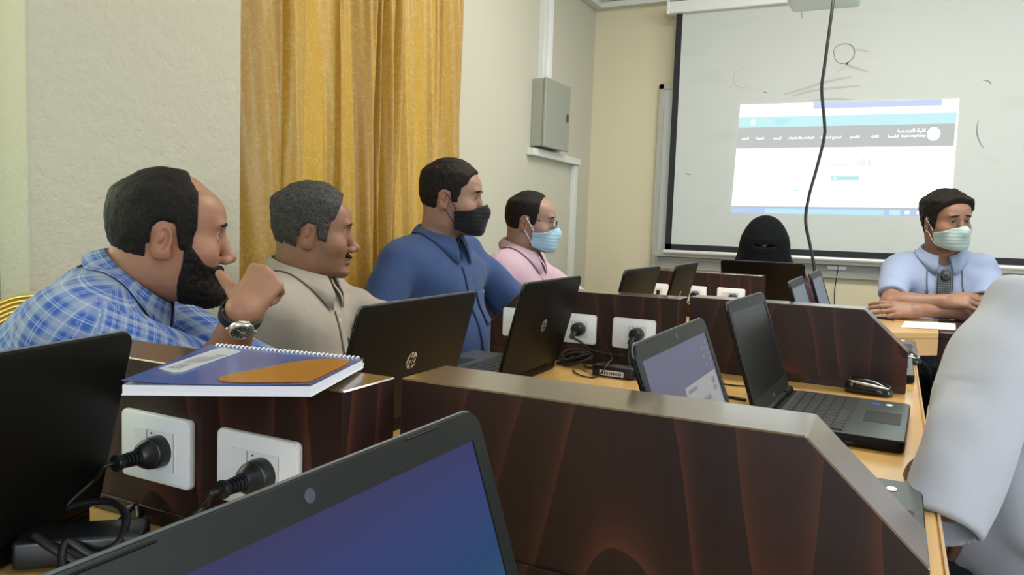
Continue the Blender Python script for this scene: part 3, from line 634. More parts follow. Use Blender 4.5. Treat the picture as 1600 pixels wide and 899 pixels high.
# ------------------------------------------------------------------ power bricks and cable bundles
def brick(x, y, z, rz, label, lab=True, sz=(.108, .046, .028), rx=0):
    e = empty('power_adapter', (x, y, z), label, 'power adapter', 'black laptop power adapters', rz); e.rotation_euler = (rx, 0, rz)
    b = BM(); box(b, (-sz[0]/2, -sz[1]/2, 0), (sz[0]/2, sz[1]/2, sz[2]), .005, 3); obj('case', b, M['plug'], e, smooth=.6)
    if lab: b = BM(); box(b, (-sz[0]*.30, -sz[1]/2-.0004, sz[2]*.15), (sz[0]*.28, -sz[1]/2+.001, sz[2]*.62)); l_ = obj('white_label', b, M['paper'], e)
    if lab:
        b = BM()
        for i in range(18): box(b, (-sz[0]*.27+i*.003, -sz[1]/2-.0007, sz[2]*.25), (-sz[0]*.27+i*.003+.0012*(1+i % 2), -sz[1]/2, sz[2]*.5))
        obj('print', b, M['lap_gry'], l_)
    b = BM(); tube(b, [(sz[0]/2-.002, 0, sz[2]*.45), (sz[0]/2+.03, 0, sz[2]*.42)], [.009, .006], 12); obj('cord_socket', b, M['plug'], e, smooth=.6)
    return e
BR1 = brick(-.600, 1.795, ZD, -.06, 'black laptop power adapter with a white label in front of the middle divider')
BR2 = brick(-.735, .498, ZD+.004, .75, 'black laptop power adapter under the tangled cord beside the left laptop', lab=False, sz=(.12, .05, .03))
brick(-.795, .462+.02, ZD, 2.2, 'small black cord connector lying among the tangled cord at lower left', lab=False, sz=(.055, .035, .028))
def under(o, par):
    o.parent = par; o.matrix_parent_inverse = (Matrix.Translation(par.location) @ par.rotation_euler.to_matrix().to_4x4()).inverted()
def cord(name, pts, r, label, k=10, n=8, par=None):
    b = BM(); tube(b, smoothpath(pts, k), r, n); o = obj(name, b, M['cable'], smooth=0)
    if par: under(o, par)
    else: tag(o, label, 'cord', None)
    return o
Z = ZD+.0035
cord('lead', [(-.815, .60, Z), (-.785, .598, Z+.012), (-.765, .585, Z+.004), (-.745, .555, Z+.012), (-.70, .55, Z+.006), (-.668, .53, Z), (-.665, .495, Z), (-.69, .475, Z+.006), (-.72, .462, Z+.022), (-.75, .455, Z+.036)], .0045, 'thick black cord looping over the power adapter ', par=BR2)
cord('lead', [(-.81, .50, Z+.02), (-.785, .52, Z+.038), (-.745, .535, Z+.046), (-.71, .528, Z+.040), (-.69, .505, Z+.024), (-.70, .485, Z+.015), (-.72, .47, Z+.03), (-.705, .455, Z+.012), (-.68, .45, Z), (-.65, .455, Z)], .0042, 'grey-black cord arching highest over the adapter ', par=BR2)
cord('lead', [(-.785, .598, Z+.016), (-.78, .57, Z+.004), (-.762, .55, Z), (-.74, .53, Z+.02)], .0028, 'thin black cord dropping behind the tangled loops ', par=BR2)
def coil(cx, cy, cz, label, n=5, R=.03):
    pts = []
    for i in range(n*10):
        a = 2*PI*i/10; rr = R*(1+.25*math.sin(i*.77)); pts.append((cx+rr*math.cos(a)*1.3+.004*math.sin(i), cy+rr*.6*math.sin(a), cz+.018+.014*math.sin(a+i*.05)+.006*math.sin(i*.31)))
    cord('cord_bundle', pts, .0038, label, 4, par=BR1)
coil(-.735, 1.865, ZD+.005, 'bundled black cord on the desk right of the open black laptop')
cord('lead', [(-.705, 1.845, Z+.012), (-.69, 1.825, Z+.006), (-.675, 1.81, Z+.008), (-.656, 1.80, Z+.010)], .0035, 'short black cord between the cord bundle and the labelled power adapter', par=BR1)
cord('lead', [(-.545, 1.79, Z+.010), (-.52, 1.79, Z), (-.48, 1.78, Z), (-.43, 1.74, Z), (-.34, 1.72, Z), (-.27, 1.70, Z)], .0035, 'black cord leaving the labelled power adapter towards the right', par=BR1)
cord('lead', [(-.715, 1.80, Z), (-.69, 1.76, Z), (-.66, 1.735, Z), (-.632, 1.745, Z), (-.618, 1.768, Z+.02), (-.618, 1.80, Z+.032), (-.625, 1.84, Z+.03), (-.66, 1.88, Z+.06)], .0018, 'thin black wire curling over the labelled power adapter', par=BR1)
cord('lead', [(-.42, 1.90, Z), (-.37, 1.86, Z), (-.32, 1.85, Z), (-.27, 1.87, Z), (-.22, 1.86, Z)], .0022, 'thin black wire lying on the desk behind the laptop with black screen', par=LP5)
cord('lead', [(-.33, 1.50, Z), (-.30, 1.56, Z), (-.265, 1.60, Z), (-.225, 1.62, Z)], .0022, 'thin black wire on the desk between the violet screen laptop and the black screen laptop', par=LP4)
# ------------------------------------------------------------------ spiral notebook
def notebook():
    e = empty('spiral_notebook', (-.58, .60, .944), 'blue and orange spiral notebook lying on top of the nearest socket divider', 'notebook')
    C_ = [(-.632, .466, -.001), (-.468, .537, .006), (-.535, .701, .0), (-.712, .641, .006)]      # front left, front right, back right, back left
    C_ = [Vector((x+.58, y-.60, z)) for x, y, z in C_]
    def P(u, v, dz=0):
        p = (C_[0]*(1-u)+C_[1]*u)*(1-v)+(C_[3]*(1-u)+C_[2]*u)*v
        return Vector((p.x, p.y, max(p.z, 0) if False else p.z+.0015+dz))
    def sheet(z0, z1, m, name, par, inset=0, n=14, curl=0):
        b = BM(); g = {}
        for k, z in enumerate((z0, z1)):
            for i in range(n+1):
                for j in range(n+1):
                    u = inset+(1-2*inset)*i/n; v = inset+(1-2*inset)*j/n
                    g[k, i, j] = b.verts.new(P(u, v, z+curl*((1-u)**3)*((1-v)**2)+curl*.5*(u**4)*(1-v)))
        for i in range(n):
            for j in range(n): b.faces.new((g[1, i, j], g[1, i+1, j], g[1, i+1, j+1], g[1, i, j+1])); b.faces.new((g[0, i, j], g[0, i, j+1], g[0, i+1, j+1], g[0, i+1, j]))
        for i in range(n):
            for j, s_ in ((0, 1), (n, -1)): b.faces.new((g[0, i, j], g[0, i+1, j], g[1, i+1, j], g[1, i, j]))
            for j, s_ in ((0, 1), (n, -1)): b.faces.new((g[0, j, i], g[0, j, i+1], g[1, j, i+1], g[1, j, i]))
        bmesh.ops.recalc_face_normals(b, faces=b.faces[:]); return obj(name, b, m, par, smooth=.6)
    mp = mat('stacked_page_edges', (.74, .76, .84), .7); t = NT(mp); v = t.co((1, 1, 900)); t.col(t.mix(t.noise(v, 1, 1), (.62, .64, .74), (.82, .83, .90)))
    sheet(0, .0011, M['paper'], 'back_cover', e); pg = sheet(.0012, .0095, mp, 'pages', e, .004)
    mb = mat('glossy_blue_cover', (.022, .075, .30), .3, coat=.35); mo = mat('orange_cover_print', (.80, .36, .045), .3, coat=.35)
    cv = sheet(.0100, .0108, mb, 'front_cover', e, 0, curl=.0035)
    def flat(pts, z, m, name, par):
        b = BM(); vs_ = [b.verts.new(P(u, v_, z+.0035*((1-u)**3)*((1-v_)**2)+.00175*(u**4)*(1-v_))) for u, v_ in pts]; cx, cy = sum(p[0] for p in pts)/len(pts), sum(p[1] for p in pts)/len(pts); prev = vs_; K = 24
        for k in range(1, K):
            q = [(cx+(u-cx)*(1-k/K), cy+(v_-cy)*(1-k/K)) for u, v_ in pts]; cur = [b.verts.new(P(u, v_, z+.0035*((1-u)**3)*((1-v_)**2)+.00175*(u**4)*(1-v_))) for u, v_ in q]
            for i in range(len(vs_)): b.faces.new((prev[i], prev[(i+1) % len(vs_)], cur[(i+1) % len(vs_)], cur[i]))
            prev = cur
        b.faces.new(prev)
        bmesh.ops.solidify(b, geom=b.faces[:], thickness=.00015); return obj(name, b, m, par)
    blob = [(p.x, p.y) for p in smoothpath([(.985, .02, 0), (.78, .02, 0), (.58, .02, 0), (.47, .09, 0), (.47, .22, 0), (.56, .38, 0), (.64, .58, 0), (.74, .76, 0), (.84, .86, 0), (.93, .86, 0), (.98, .72, 0), (.985, .45, 0), (.985, .2, 0), (.985, .02, 0)], 5)][:-1]
    flat(blob, .0120, mo, 'orange_print', cv)
    lb = flat([(.05, .27), (.17, .20), (.21, .22), (.27, .84), (.25, .88), (.13, .92), (.10, .90), (.045, .30)], .0120, M['paper'], 'white_label', cv)
    b = BM()
    for i in range(10):
        for (u0, v0) in ((.09, .30), (.175, .66)):
            for j in range(4 if u0 < .1 else 2):
                if random.random() < .75:
                    uu = u0+.007*i; vv = v0+.03*j; f = b.faces.new([b.verts.new(P(a, c, .0124+.0035*((1-a)**3)*((1-c)**2))) for a, c in ((uu, vv), (uu+.005, vv), (uu+.005, vv+.012), (uu, vv+.012))])
    for i in range(6):
        f = b.faces.new([b.verts.new(P(a, c, .0124+.0035*((1-a)**3)*((1-c)**2))) for a, c in ((.10+.02*i, .44+.01*i), (.104+.02*i, .44+.01*i), (.117+.02*i, .62+.006*i), (.113+.02*i, .62+.006*i))])
    obj('label_print', b, M['lap_gry'], lb)
    b = BM(); pts = []
    N = 34
    for i in range(N*10+1):
        u = .04+.94*i/(N*10); a = 2*PI*i/10; c = P(u, .985, .005); pts.append(c+Vector((0, .0062*math.cos(a)*.8+.002, .0078*math.sin(a))))
    tube(b, pts, .0010, 5); obj('spiral_binding', b, M['white_pl'], e, smooth=0)
notebook()
# ------------------------------------------------------------------ side table of the man with the tie
e = empty('teacher_table', (.12, 3.3, 0), 'light wooden table with a dark end section under the man with folded arms', 'table')
TZ = .79
b = BM(); prism(b, [(-.21, -.40), (-.20, -.39), (.035, -.205), (.055, .30), (-.21, .30)][1:], TZ-.025, TZ, .003, 1, ax='z'); obj('tabletop', b, M['beech_pale'], e)
b = BM(); prism(b, [(.0365, -.205), (.12, -.215), (.20, -.02), (.25, .30), (.0565, .30)], TZ-.025, TZ+.001, .003, 1, ax='z'); obj('dark_top_section', b, M['mahog'], e)
b = BM(); prism(b, [(-.195, -.385), (.035, -.203), (.035, -.19), (-.19, -.37)], TZ-.085, TZ-.025, .001, 1, ax='z'); obj('apron', b, mat('orange_beech_apron', (.66, .36, .15), .4, coat=.3), e)
b = BM(); prism(b, [(.037, -.203), (.118, -.212), (.195, -.02), (.24, .29), (.058, .29)], 0, TZ-.025, .001, 1, ax='z'); obj('pedestal', b, M['mahog'], e)
b = BM(); box(b, (-.185, .24, 0), (-.155, .27, TZ-.025), .002); obj('leg', b, M['mahog'], e)
b = BM(); prism(b, [(.034, 3.135), (.212, 3.19), (.226, 3.44), (.050, 3.375)], TZ+.0015, TZ+.0025, 0, ax='z'); tag(obj('paper_sheet', b, M['paper']), 'white sheet of paper on the table before the man with the tie', 'paper')
b = BM(); tube(b, [(-.06, 3.40, TZ+.006), (.012, 3.36, TZ+.006)], .0045, 10); tube(b, [(-.05, 3.395, TZ+.011), (-.015, 3.375, TZ+.011)], .0012, 6); tag(obj('pen', b, M['black_pl'], smooth=.6), 'black pen on the table by the folded hands', 'pen')
# ------------------------------------------------------------------ projector and hanging cable
PROJ = e = empty('projector', (-.33, 3.50, 2.085), 'pale ceiling projector at the top edge above the screen', 'projector')
b = BM(); box(b, (-.15, -.12, 0), (.13, .13, .085), .018, 3); obj('case', b, mat('pale_teal_plastic', (.50, .62, .58), .35), e, smooth=.6)
b = BM(); lathe(b, [(.034, 0), (.036, .02), (.03, .025)], Matrix.Translation((.05, .125, .045)) @ Matrix.Rotation(-PI/2, 4, 'X'), 20); obj('lens', b, M['black_pl'], e, smooth=.5)
b = BM(); tube(b, [(0, 0, .08), (0, 0, .915)], .022, 16); box(b, (-.07, -.07, .08), (.07, .07, .09), .002); box(b, (-.08, -.08, .905), (.08, .08, .915), .002); obj('ceiling_mount', b, M['white_pl'], e, smooth=.6)
cord('hanging_cable', [(-.29, 3.38, 2.098), (-.285, 3.303, 2.036), (-.298, 3.27, 1.78), (-.302, 3.263, 1.686), (-.284, 3.257, 1.56), (-.281, 3.257, 1.499), (-.299, 3.24, 1.38), (-.319, 3.222, 1.27), (-.324, 3.206, 1.172), (-.300, 3.206, 1.07), (-.281, 3.206, .99), (-.268, 3.2, .90), (-.27, 3.15, .80), (-.30, 3.08, .755), (-.34, 2.98, .754)], .006, 'black cable hanging from the projector across the screen to the desk', par=PROJ)
cord('wall_wire', [(-.30, FY-.034, .945), (-.302, FY-.032, .90), (-.31, FY-.02, .80), (-.306, FY-.015, .70), (-.312, FY-.015, .60), (-.31, FY-.015, .3)], .003, 'thin dark wire hanging from the whiteboard rail down the front wall')
# ================================================================== people: smooth solid modelling helpers
A_ = lambda *v: np.array(v, dtype=np.float32)
def atD(px, py, D):
    d = _f + _r*((px-800)/FPX) - _u*((py-449.5)/FPX); return A_(d.x*D, d.y*D, CZ+d.z*D)
def atZ(px, py, z):
    d = _f + _r*((px-800)/FPX) - _u*((py-449.5)/FPX); k = (z-CZ)/d.z; return A_(d.x*k, d.y*k, z)
_tab = np.random.rand(32, 32, 32).astype(np.float32)
def vn(P, fr=(1, 1, 1), off=0):
    q = P*np.array(fr, np.float32)+off+100; i = np.floor(q).astype(int); f = (q-i).astype(np.float32); f = f*f*(3-2*f); i &= 31; j = (i+1) & 31
    x0, y0, z0, x1, y1, z1 = i[:, 0], i[:, 1], i[:, 2], j[:, 0], j[:, 1], j[:, 2]; a, b_, c = f[:, 0], f[:, 1], f[:, 2]
    return ((_tab[x0, y0, z0]*(1-a)+_tab[x1, y0, z0]*a)*(1-b_)+(_tab[x0, y1, z0]*(1-a)+_tab[x1, y1, z0]*a)*b_)*(1-c)+((_tab[x0, y0, z1]*(1-a)+_tab[x1, y0, z1]*a)*(1-b_)+(_tab[x0, y1, z1]*(1-a)+_tab[x1, y1, z1]*a)*b_)*c-.5
def smin(a, b, k):
    h = np.maximum(k-np.abs(a-b), 0)/k; return np.minimum(a, b)-h*h*k*.25
def smax(a, b, k): return -smin(-a, -b, k)
def Rm(ax, deg):
    t = math.radians(deg); c, s = math.cos(t), math.sin(t)
    return np.array({'x': ((1, 0, 0), (0, c, -s), (0, s, c)), 'y': ((c, 0, s), (0, 1, 0), (-s, 0, c)), 'z': ((c, -s, 0), (s, c, 0), (0, 0, 1))}[ax], np.float32)
def E_(P, c, r, R=None):
    q = P-A_(*c)
    if R is not None: q = q@R
    r = A_(*r); k0 = np.linalg.norm(q/r, axis=1); k1 = np.linalg.norm(q/(r*r), axis=1); return k0*(k0-1)/np.maximum(k1, 1e-6)
def C_(P, a, b_, ra, rb):
    a = A_(*a); d = A_(*b_)-a; t = np.clip(((P-a)@d)/float(d@d), 0, 1); return np.linalg.norm(P-a-t[:, None]*d, axis=1)-(ra+(rb-ra)*t)
def chain(P, pts, rs, k=.01):
    d = None
    for i in range(len(pts)-1):
        e = C_(P, pts[i], pts[i+1], rs[i], rs[i+1]); d = e if d is None else smin(d, e, k)
    return d
def sdf_mesh(f, lo, hi, h):
    lo = np.array(lo, np.float32); hi = np.array(hi, np.float32); B = 8; nb = np.ceil((hi-lo)/(h*B)).astype(int); n = nb*B+1
    cg = np.stack(np.meshgrid(*[np.arange(k) for k in nb], indexing='ij'), -1).reshape(-1, 3); cen = lo+(cg+.5)*h*B
    dc = f(cen.astype(np.float32)); keep = np.abs(dc) < h*B*1.35
    V = np.full(n, 1., np.float32); sg = np.where(dc.reshape(nb) < 0, -1., 1.).astype(np.float32)
    V[:-1, :-1, :-1] = np.repeat(np.repeat(np.repeat(sg, B, 0), B, 1), B, 2)
    o = np.stack(np.meshgrid(*[np.arange(B+1)]*3, indexing='ij'), -1).reshape(-1, 3); kc = cg[keep]
    for s in range(0, len(kc), 400):
        ix = (kc[s:s+400, None, :]*B+o[None]).reshape(-1, 3); V[ix[:, 0], ix[:, 1], ix[:, 2]] = f((lo+ix*h).astype(np.float32))
    V[0], V[-1], V[:, 0], V[:, -1], V[:, :, 0], V[:, :, -1] = [np.maximum(q, 1e-4) for q in (V[0], V[-1], V[:, 0], V[:, -1], V[:, :, 0], V[:, :, -1])]
    S = V < 0; m = np.zeros(n-1, np.int8)
    for a in (0, 1):
        for b_ in (0, 1):
            for c in (0, 1): m += S[a:n[0]-1+a, b_:n[1]-1+b_, c:n[2]-1+c]
    act = np.argwhere((m > 0) & (m < 8)); idx = np.full(n-1, -1, np.int32); idx[act[:, 0], act[:, 1], act[:, 2]] = np.arange(len(act))
    cs = np.array([(a, b_, c) for a in (0, 1) for b_ in (0, 1) for c in (0, 1)]); cv = np.stack([V[act[:, 0]+a, act[:, 1]+b_, act[:, 2]+c] for a, b_, c in cs], 1)
    acc = np.zeros((len(act), 3), np.float32); cnt = np.zeros(len(act), np.float32)
    for i in range(8):
        for j in range(i+1, 8):
            if np.abs(cs[i]-cs[j]).sum() != 1: continue
            a, b_ = cv[:, i], cv[:, j]; x = (a < 0) != (b_ < 0); t = np.where(x, a/np.where(x, a-b_, 1), 0)
            acc += np.where(x[:, None], cs[i]+(cs[j]-cs[i])*t[:, None], 0); cnt += x
    vt = lo+(act+acc/cnt[:, None])*h; Fs = []
    for ax in range(3):
        u, v = (ax+1) % 3, (ax+2) % 3; sl = [slice(None)]*3; sl[ax] = slice(0, n[ax]-1); sh_ = list(sl); sh_[ax] = slice(1, n[ax])
        for w_ in (u, v): sl[w_] = slice(1, n[w_]-1); sh_[w_] = slice(1, n[w_]-1)
        a, b_ = S[tuple(sl)], S[tuple(sh_)]; e = np.argwhere(a != b_)
        if not len(e): continue
        off = np.zeros(3, int); off[u] = 1; off[v] = 1; e2 = e+off; s0 = S[e2[:, 0], e2[:, 1], e2[:, 2]]
        du = np.eye(3, dtype=int)[u]; dv = np.eye(3, dtype=int)[v]; q = [e2-du-dv, e2-dv, e2, e2-du]; q = np.stack([idx[c[:, 0], c[:, 1], c[:, 2]] for c in q], 1)
        q[~s0] = q[~s0][:, ::-1]; Fs.append(q)
    F = np.concatenate(Fs); F = F[(F >= 0).all(1)]
    # light smoothing
    return relax(vt, F, 1), F
def relax(V, F, it):
    for _ in range(it):
        s = np.zeros_like(V); c = np.zeros(len(V), np.float32)
        for k in range(4):
            a, b_ = F[:, k], F[:, (k+1) % 4]
            for d in range(3): s[:, d] += np.bincount(a, V[b_, d], len(V))+np.bincount(b_, V[a, d], len(V))
            c += np.bincount(a, minlength=len(V))+np.bincount(b_, minlength=len(V))
        V = V*.5+.5*s/np.maximum(c, 1)[:, None]
    return V
def mk(name, V, F, m, parent, base, cols=None, cloth=None, label=None):
    me = bpy.data.meshes.new(name); V = np.asarray(V, np.float32)-base
    me.vertices.add(len(V)); me.vertices.foreach_set('co', V.ravel()); me.loops.add(len(F)*4); me.loops.foreach_set('vertex_index', np.asarray(F, np.int32).ravel())
    me.polygons.add(len(F)); me.polygons.foreach_set('loop_start', np.arange(0, len(F)*4, 4, dtype=np.int32)); me.polygons.foreach_set('loop_total', np.full(len(F), 4, np.int32))
    me.polygons.foreach_set('use_smooth', np.ones(len(F), bool)); me.update(calc_edges=True)
    if cols is not None: at = me.attributes.new('tone', 'FLOAT_COLOR', 'POINT'); at.data.foreach_set('color', np.concatenate([cols, np.ones((len(cols), 1))], 1).astype(np.float32).ravel())
    if cloth is not None: at = me.attributes.new('cloth', 'FLOAT_VECTOR', 'POINT'); at.data.foreach_set('vector', cloth.astype(np.float32).ravel())
    me.materials.append(m); o = bpy.data.objects.new(name, me); COL.objects.link(o); o.parent = parent
    if label: o['label'] = label
    return o
# ------------------------------------------------------------------ head (local: +y face, +z up, +x the person's right; origin between the ears at eye level)
ZK = A_(-.128, -.116, -.105, -.092, -.078, -.062, -.045, -.02, 0, .02, .035, .05, .072)
YF = A_(.046, .074, .086, .0835, .0865, .088, .0865, .085, .0835, .091, .095, .0935, .083)
WK = A_(.020, .036, .047, .056, .061, .064, .066, .0695, .071, .073, .0745, .075, .074)
RB = A_(.015, .03, .045, .060, .070, .075, .08, .09, .095, .095, .095, .095, .095)
def head_core(P, hp):
    x, y, z = P[:, 0], P[:, 1], P[:, 2]; fat = hp.get('fat', 0)
    d = E_(P, (0, -.007+hp.get('bk', 0), .030), (.0765, .0935, .0885))
    zc = np.clip(z, -.128, .072); yf = np.interp(zc, ZK, YF); w = np.interp(zc, ZK, WK)+fat*np.clip((-zc)/.1, 0, 1); rb = np.interp(zc, ZK, RB); yc = .008
    r = np.where(y > yc, yf-yc, rb); k = ((np.abs(x)/w)**2.25+(np.abs(y-yc)/r)**2.25)**(1/2.25); e = (k-1)*np.minimum(w, r)
    e = smax(e, np.abs(z+.028)-.098, .02); d = smin(d, e, .028)
    d = smin(d, E_(np.stack([np.abs(x), y, z], 1), (.045, .055, -.032), (.022, .024, .02)), .03)
    return d
def head_sdf(P, hp, ears=True, nose=True):
    x, y, z = P[:, 0], P[:, 1], P[:, 2]; Q = np.stack([np.abs(x), y, z], 1); d = head_core(P, hp); nl = hp.get('nose', 1)
    d = smin(d, E_(Q, (.025, .083, .0215), (.025, .0125, .008), Rm('y', -8)), .012)
    if nose:
        d = smin(d, C_(P, (0, .084, .016), (0, .088+.017*nl, -.036), .0085, .0105), .012)
        d = smin(d, E_(P, (0, .089+.0205*nl, -.039), (.0108, .0120, .0105)), .008)
        d = smin(d, E_(Q, (.0125, .098, -.0445), (.0085, .012, .0085)), .006)
        d = smax(d, -E_(Q, (.0068, .1015, -.0535), (.0038, .007, .005)), .003)
    d = smax(d, -E_(Q, (.0325, .103, .003), (.019, .0185, .0125)), .012)
    d = smin(d, np.linalg.norm(Q-A_(.0318, .0735, .001), axis=1)-.0142, .004)
    d = smax(d, -E_(Q, (.0328, .0885, .0005), (.0125, .010, hp.get('eye', .0042)), Rm('y', 4)), .0025)
    d = smin(d, E_(P, (0, .090, -.0685), (.024, .0085, .0058)), .007); d = smin(d, E_(P, (0, .089, -.0795), (.021, .009, .0062)), .006)
    d = smax(d, -E_(P, (0, .099, -.0738), (.026, .008, .0014)), .003)
    d = smin(d, E_(P, (0, .078, -.106), (.021, .015, .014)), .02)
    if ears:
        R = Rm('z', -24)@Rm('x', -12); c = A_(.0795, -.013, -.012)
        e = E_(Q, c, (.0065, .0185, .0315), R); e = smin(e, E_(Q, c+A_(-.001, .006, -.022), (.006, .010, .012), R), .006)
        e = smax(e, -E_(Q, c+A_(.0055, .003, .004), (.0065, .0105, .0195), R), .004); e = smin(e, E_(Q, c+A_(-.003, .011, -.003), (.0045, .005, .007)), .005)
        e = smin(e, E_(Q, c+A_(.001, -.002, .007), (.0032, .0055, .010), R), .003)
        d = smin(d, e, .006)
    return d
def hair_region(P, pts, back=-.085, zoff=0):
    # pts: list of (y, z) giving the lower/front border; the nape at y<-.05
    ys, zs = zip(*pts); return (np.interp(P[:, 1], ys, zs)+zoff)-P[:, 2]
STD = [(-.12, -.075), (-.07, -.075), (-.045, -.06), (-.034, -.035), (-.030, .012), (-.012, .026), (.008, .018), (.014, -.030), (.030, -.034), (.034, .0), (.040, .040), (.060, .060), (.074, .082), (.088, .11), (.2, .4)]
def tones(P, hp):
    x, y, z = P[:, 0], P[:, 1], P[:, 2]; sk = A_(*hp['skin']); c = np.repeat(sk[None], len(P), 0); Q = np.stack([np.abs(x), y, z], 1)
    def blend(m, col): nonlocal c; m = np.clip(m, 0, 1)[:, None]; c = c*(1-m)+A_(*col)*m
    red = sk*A_(1.08, .70, .62)
    for cc, rr, a in (((.05, .07, -.035), .028, .30), ((0, .108, -.04), .018, .35), ((.08, -.01, -.01), .04, .45)): blend(a*np.exp(-(np.linalg.norm(Q-A_(*cc), axis=1)/rr)**2), red)
    lp = np.minimum(E_(P, (0, .094, -.0690), (.022, .010, .0046)), E_(P, (0, .092, -.0790), (.020, .011, .0052))); blend(np.clip(.5-lp/.003, 0, 1)*.8, hp.get('lip', (sk*A_(.75, .45, .42)).tolist()))
    blend(.35*np.exp(-(np.linalg.norm((Q-A_(.033, .085, -.008))*A_(1, 1, 1.8), axis=1)/.016)**2), sk*.6)
    ey = np.abs(E_(Q, (.0328, .0895, .0010), (.0135, .010, .0050), Rm('y', 4))); blend(np.clip(1-ey/.0026, 0, 1)*.9*(z > -.003), sk*.16)
    st = hp.get('stubble', 0)
    if st:
        m = np.clip((-.045-z+(.02)*(y < .075)*np.clip((.075-y)/.05, 0, 1))/.02, 0, 1)*np.clip((y-.0)/.02, 0, 1)*np.clip((z+.135)/.02, 0, 1); m *= 1-np.clip(.5-lp/.003, 0, 1); blend(m*st*(.8+.5*vn(P, (400, 400, 400))), sk*.28)
    return np.clip(c*(1+.10*vn(P, (60, 60, 60))[:, None]+.05*vn(P, (220, 220, 220))[:, None]), 0, 1)
def attr_col(t, name='tone'):
    a = t.n('ShaderNodeAttribute'); a.attribute_name = name; return a
def skin_mat():
    m = mat('skin', (.5, .3, .2), .48, spec=.4); t = NT(m); a = attr_col(t); t.col(a.outputs['Color']); t.b.inputs['Subsurface Weight'].default_value = .12; t.b.inputs['Subsurface Radius'].default_value = (.012, .004, .002); t.b.inputs['Subsurface Scale'].default_value = .6
    t.bump(t.noise(t.co(), 420, 3), .25, .0006); return m
M['skin'] = skin_mat()
def hair_mat(name, c0, c1, sc=(900, 900, 90), rough=.55):
    m = mat(name, c0, rough, spec=.14); t = NT(m); n = t.noise(t.co(sc), 1, 3, .6, .4); t.col(t.mix(t.ramp(n, [(.40, (0, 0, 0)), (.66, (1, 1, 1))]), c0, c1)); t.bump(n, .9, .0022); return m
M['hair_blk'] = hair_mat('short_black_hair', (.005, .004, .004), (.022, .017, .014), (700, 320, 180))
M['hair_brn'] = hair_mat('dark_brown_black_hair', (.006, .0045, .004), (.026, .019, .015), (700, 300, 160))
M['hair_gry'] = hair_mat('salt_and_pepper_hair', (.030, .028, .026), (.10, .096, .088), (420, 150, 300))
M['beard'] = hair_mat('dense_black_beard', (.006, .005, .005), (.028, .020, .017), (500, 500, 260))
M['eye_w'] = mat('eye_white', (.62, .58, .54), .2, coat=.5); 
def eye_mat():
    m = mat('eyeball', (.6, .56, .52), .3, spec=.25); t = NT(m); v = t.co(); g = t.n('ShaderNodeVectorMath', operation='DISTANCE'); g.inputs[1].default_value = (0, .0126, 0); t.l(v, g.inputs[0])
    t.col(t.ramp(t.mth('MULTIPLY', g.outputs['Value'], 100), [(.0, (.004, .004, .004)), (.26, (.004, .004, .004)), (.32, (.035, .018, .010)), (.66, (.02, .010, .006)), (.72, (.36, .31, .27))])); return m
M['eye'] = eye_mat()
# ------------------------------------------------------------------ hand (local: y to the fingers, z the back of the hand, x*s to the thumb; origin wrist)
def hand_sdf(P, s, curls, thumb=((.020, .018, -.008), (.046, .048, -.020), (.060, .078, -.028), (.064, .104, -.032)), spread=1.):
    curls = [curls]*4 if isinstance(curls, (int, float)) else curls; P = P*A_(s, 1, 1); kn = [(.027, .088, 0), (.009, .092, .003), (-.011, .088, .001), (-.029, .078, -.003)]; ln = [(.043, .026, .022), (.047, .029, .023), (.043, .027, .022), (.034, .020, .019)]
    rr = [(.0098, .0088, .0078), (.0100, .0089, .0078), (.0095, .0085, .0075), (.0086, .0077, .0069)]; d = None
    for i in range(4):
        e = C_(P, (kn[i][0]*.55, .006, -.001), kn[i], .0150, .0118); d = e if d is None else smin(d, e, .014)
    d = smin(d, E_(P, (.018, .035, -.012), (.017, .032, .013), Rm('z', -22)), .014); d = smin(d, E_(P, (-.02, .035, -.010), (.012, .032, .011)), .012)
    fg = None
    for i in range(4):
        a = np.array(kn[i], float); th = 0; pts = [a]; sp = (.10, .02, -.06, -.15)[i]*spread
        for j in range(3):
            th += curls[i][j] if isinstance(curls[i], (tuple, list)) else curls[i]*(1, 1.1, .8)[j]
            a = a+ln[i][j]*np.array((math.sin(sp)*math.cos(th), math.cos(sp)*math.cos(th), -math.sin(th))); pts.append(a)
        e = chain(P, pts, [rr[i][0]+.0008, rr[i][0], rr[i][1], rr[i][2]], .003)
        fg = e if fg is None else smin(fg, e, .0015)
    d = smin(d, fg, .007)
    return smin(d, chain(P, thumb, [.014, .0118, .0108, .0088], .006), .010)
def scaled(P, Rh, Wo, hd):
    k = hd.get('sc', 1.); return k*hand_sdf((P-Wo)@Rh/k, hd['s'], hd['curls'], **hd.get('kw', {}))
def hframe(W, direc, dorsal):
    y = np.array(direc, np.float32); y /= np.linalg.norm(y); z = np.array(dorsal, np.float32); z -= y*(z@y); z /= np.linalg.norm(z); x = np.cross(y, z); return np.stack([x, y, z], 1), np.array(W, np.float32)
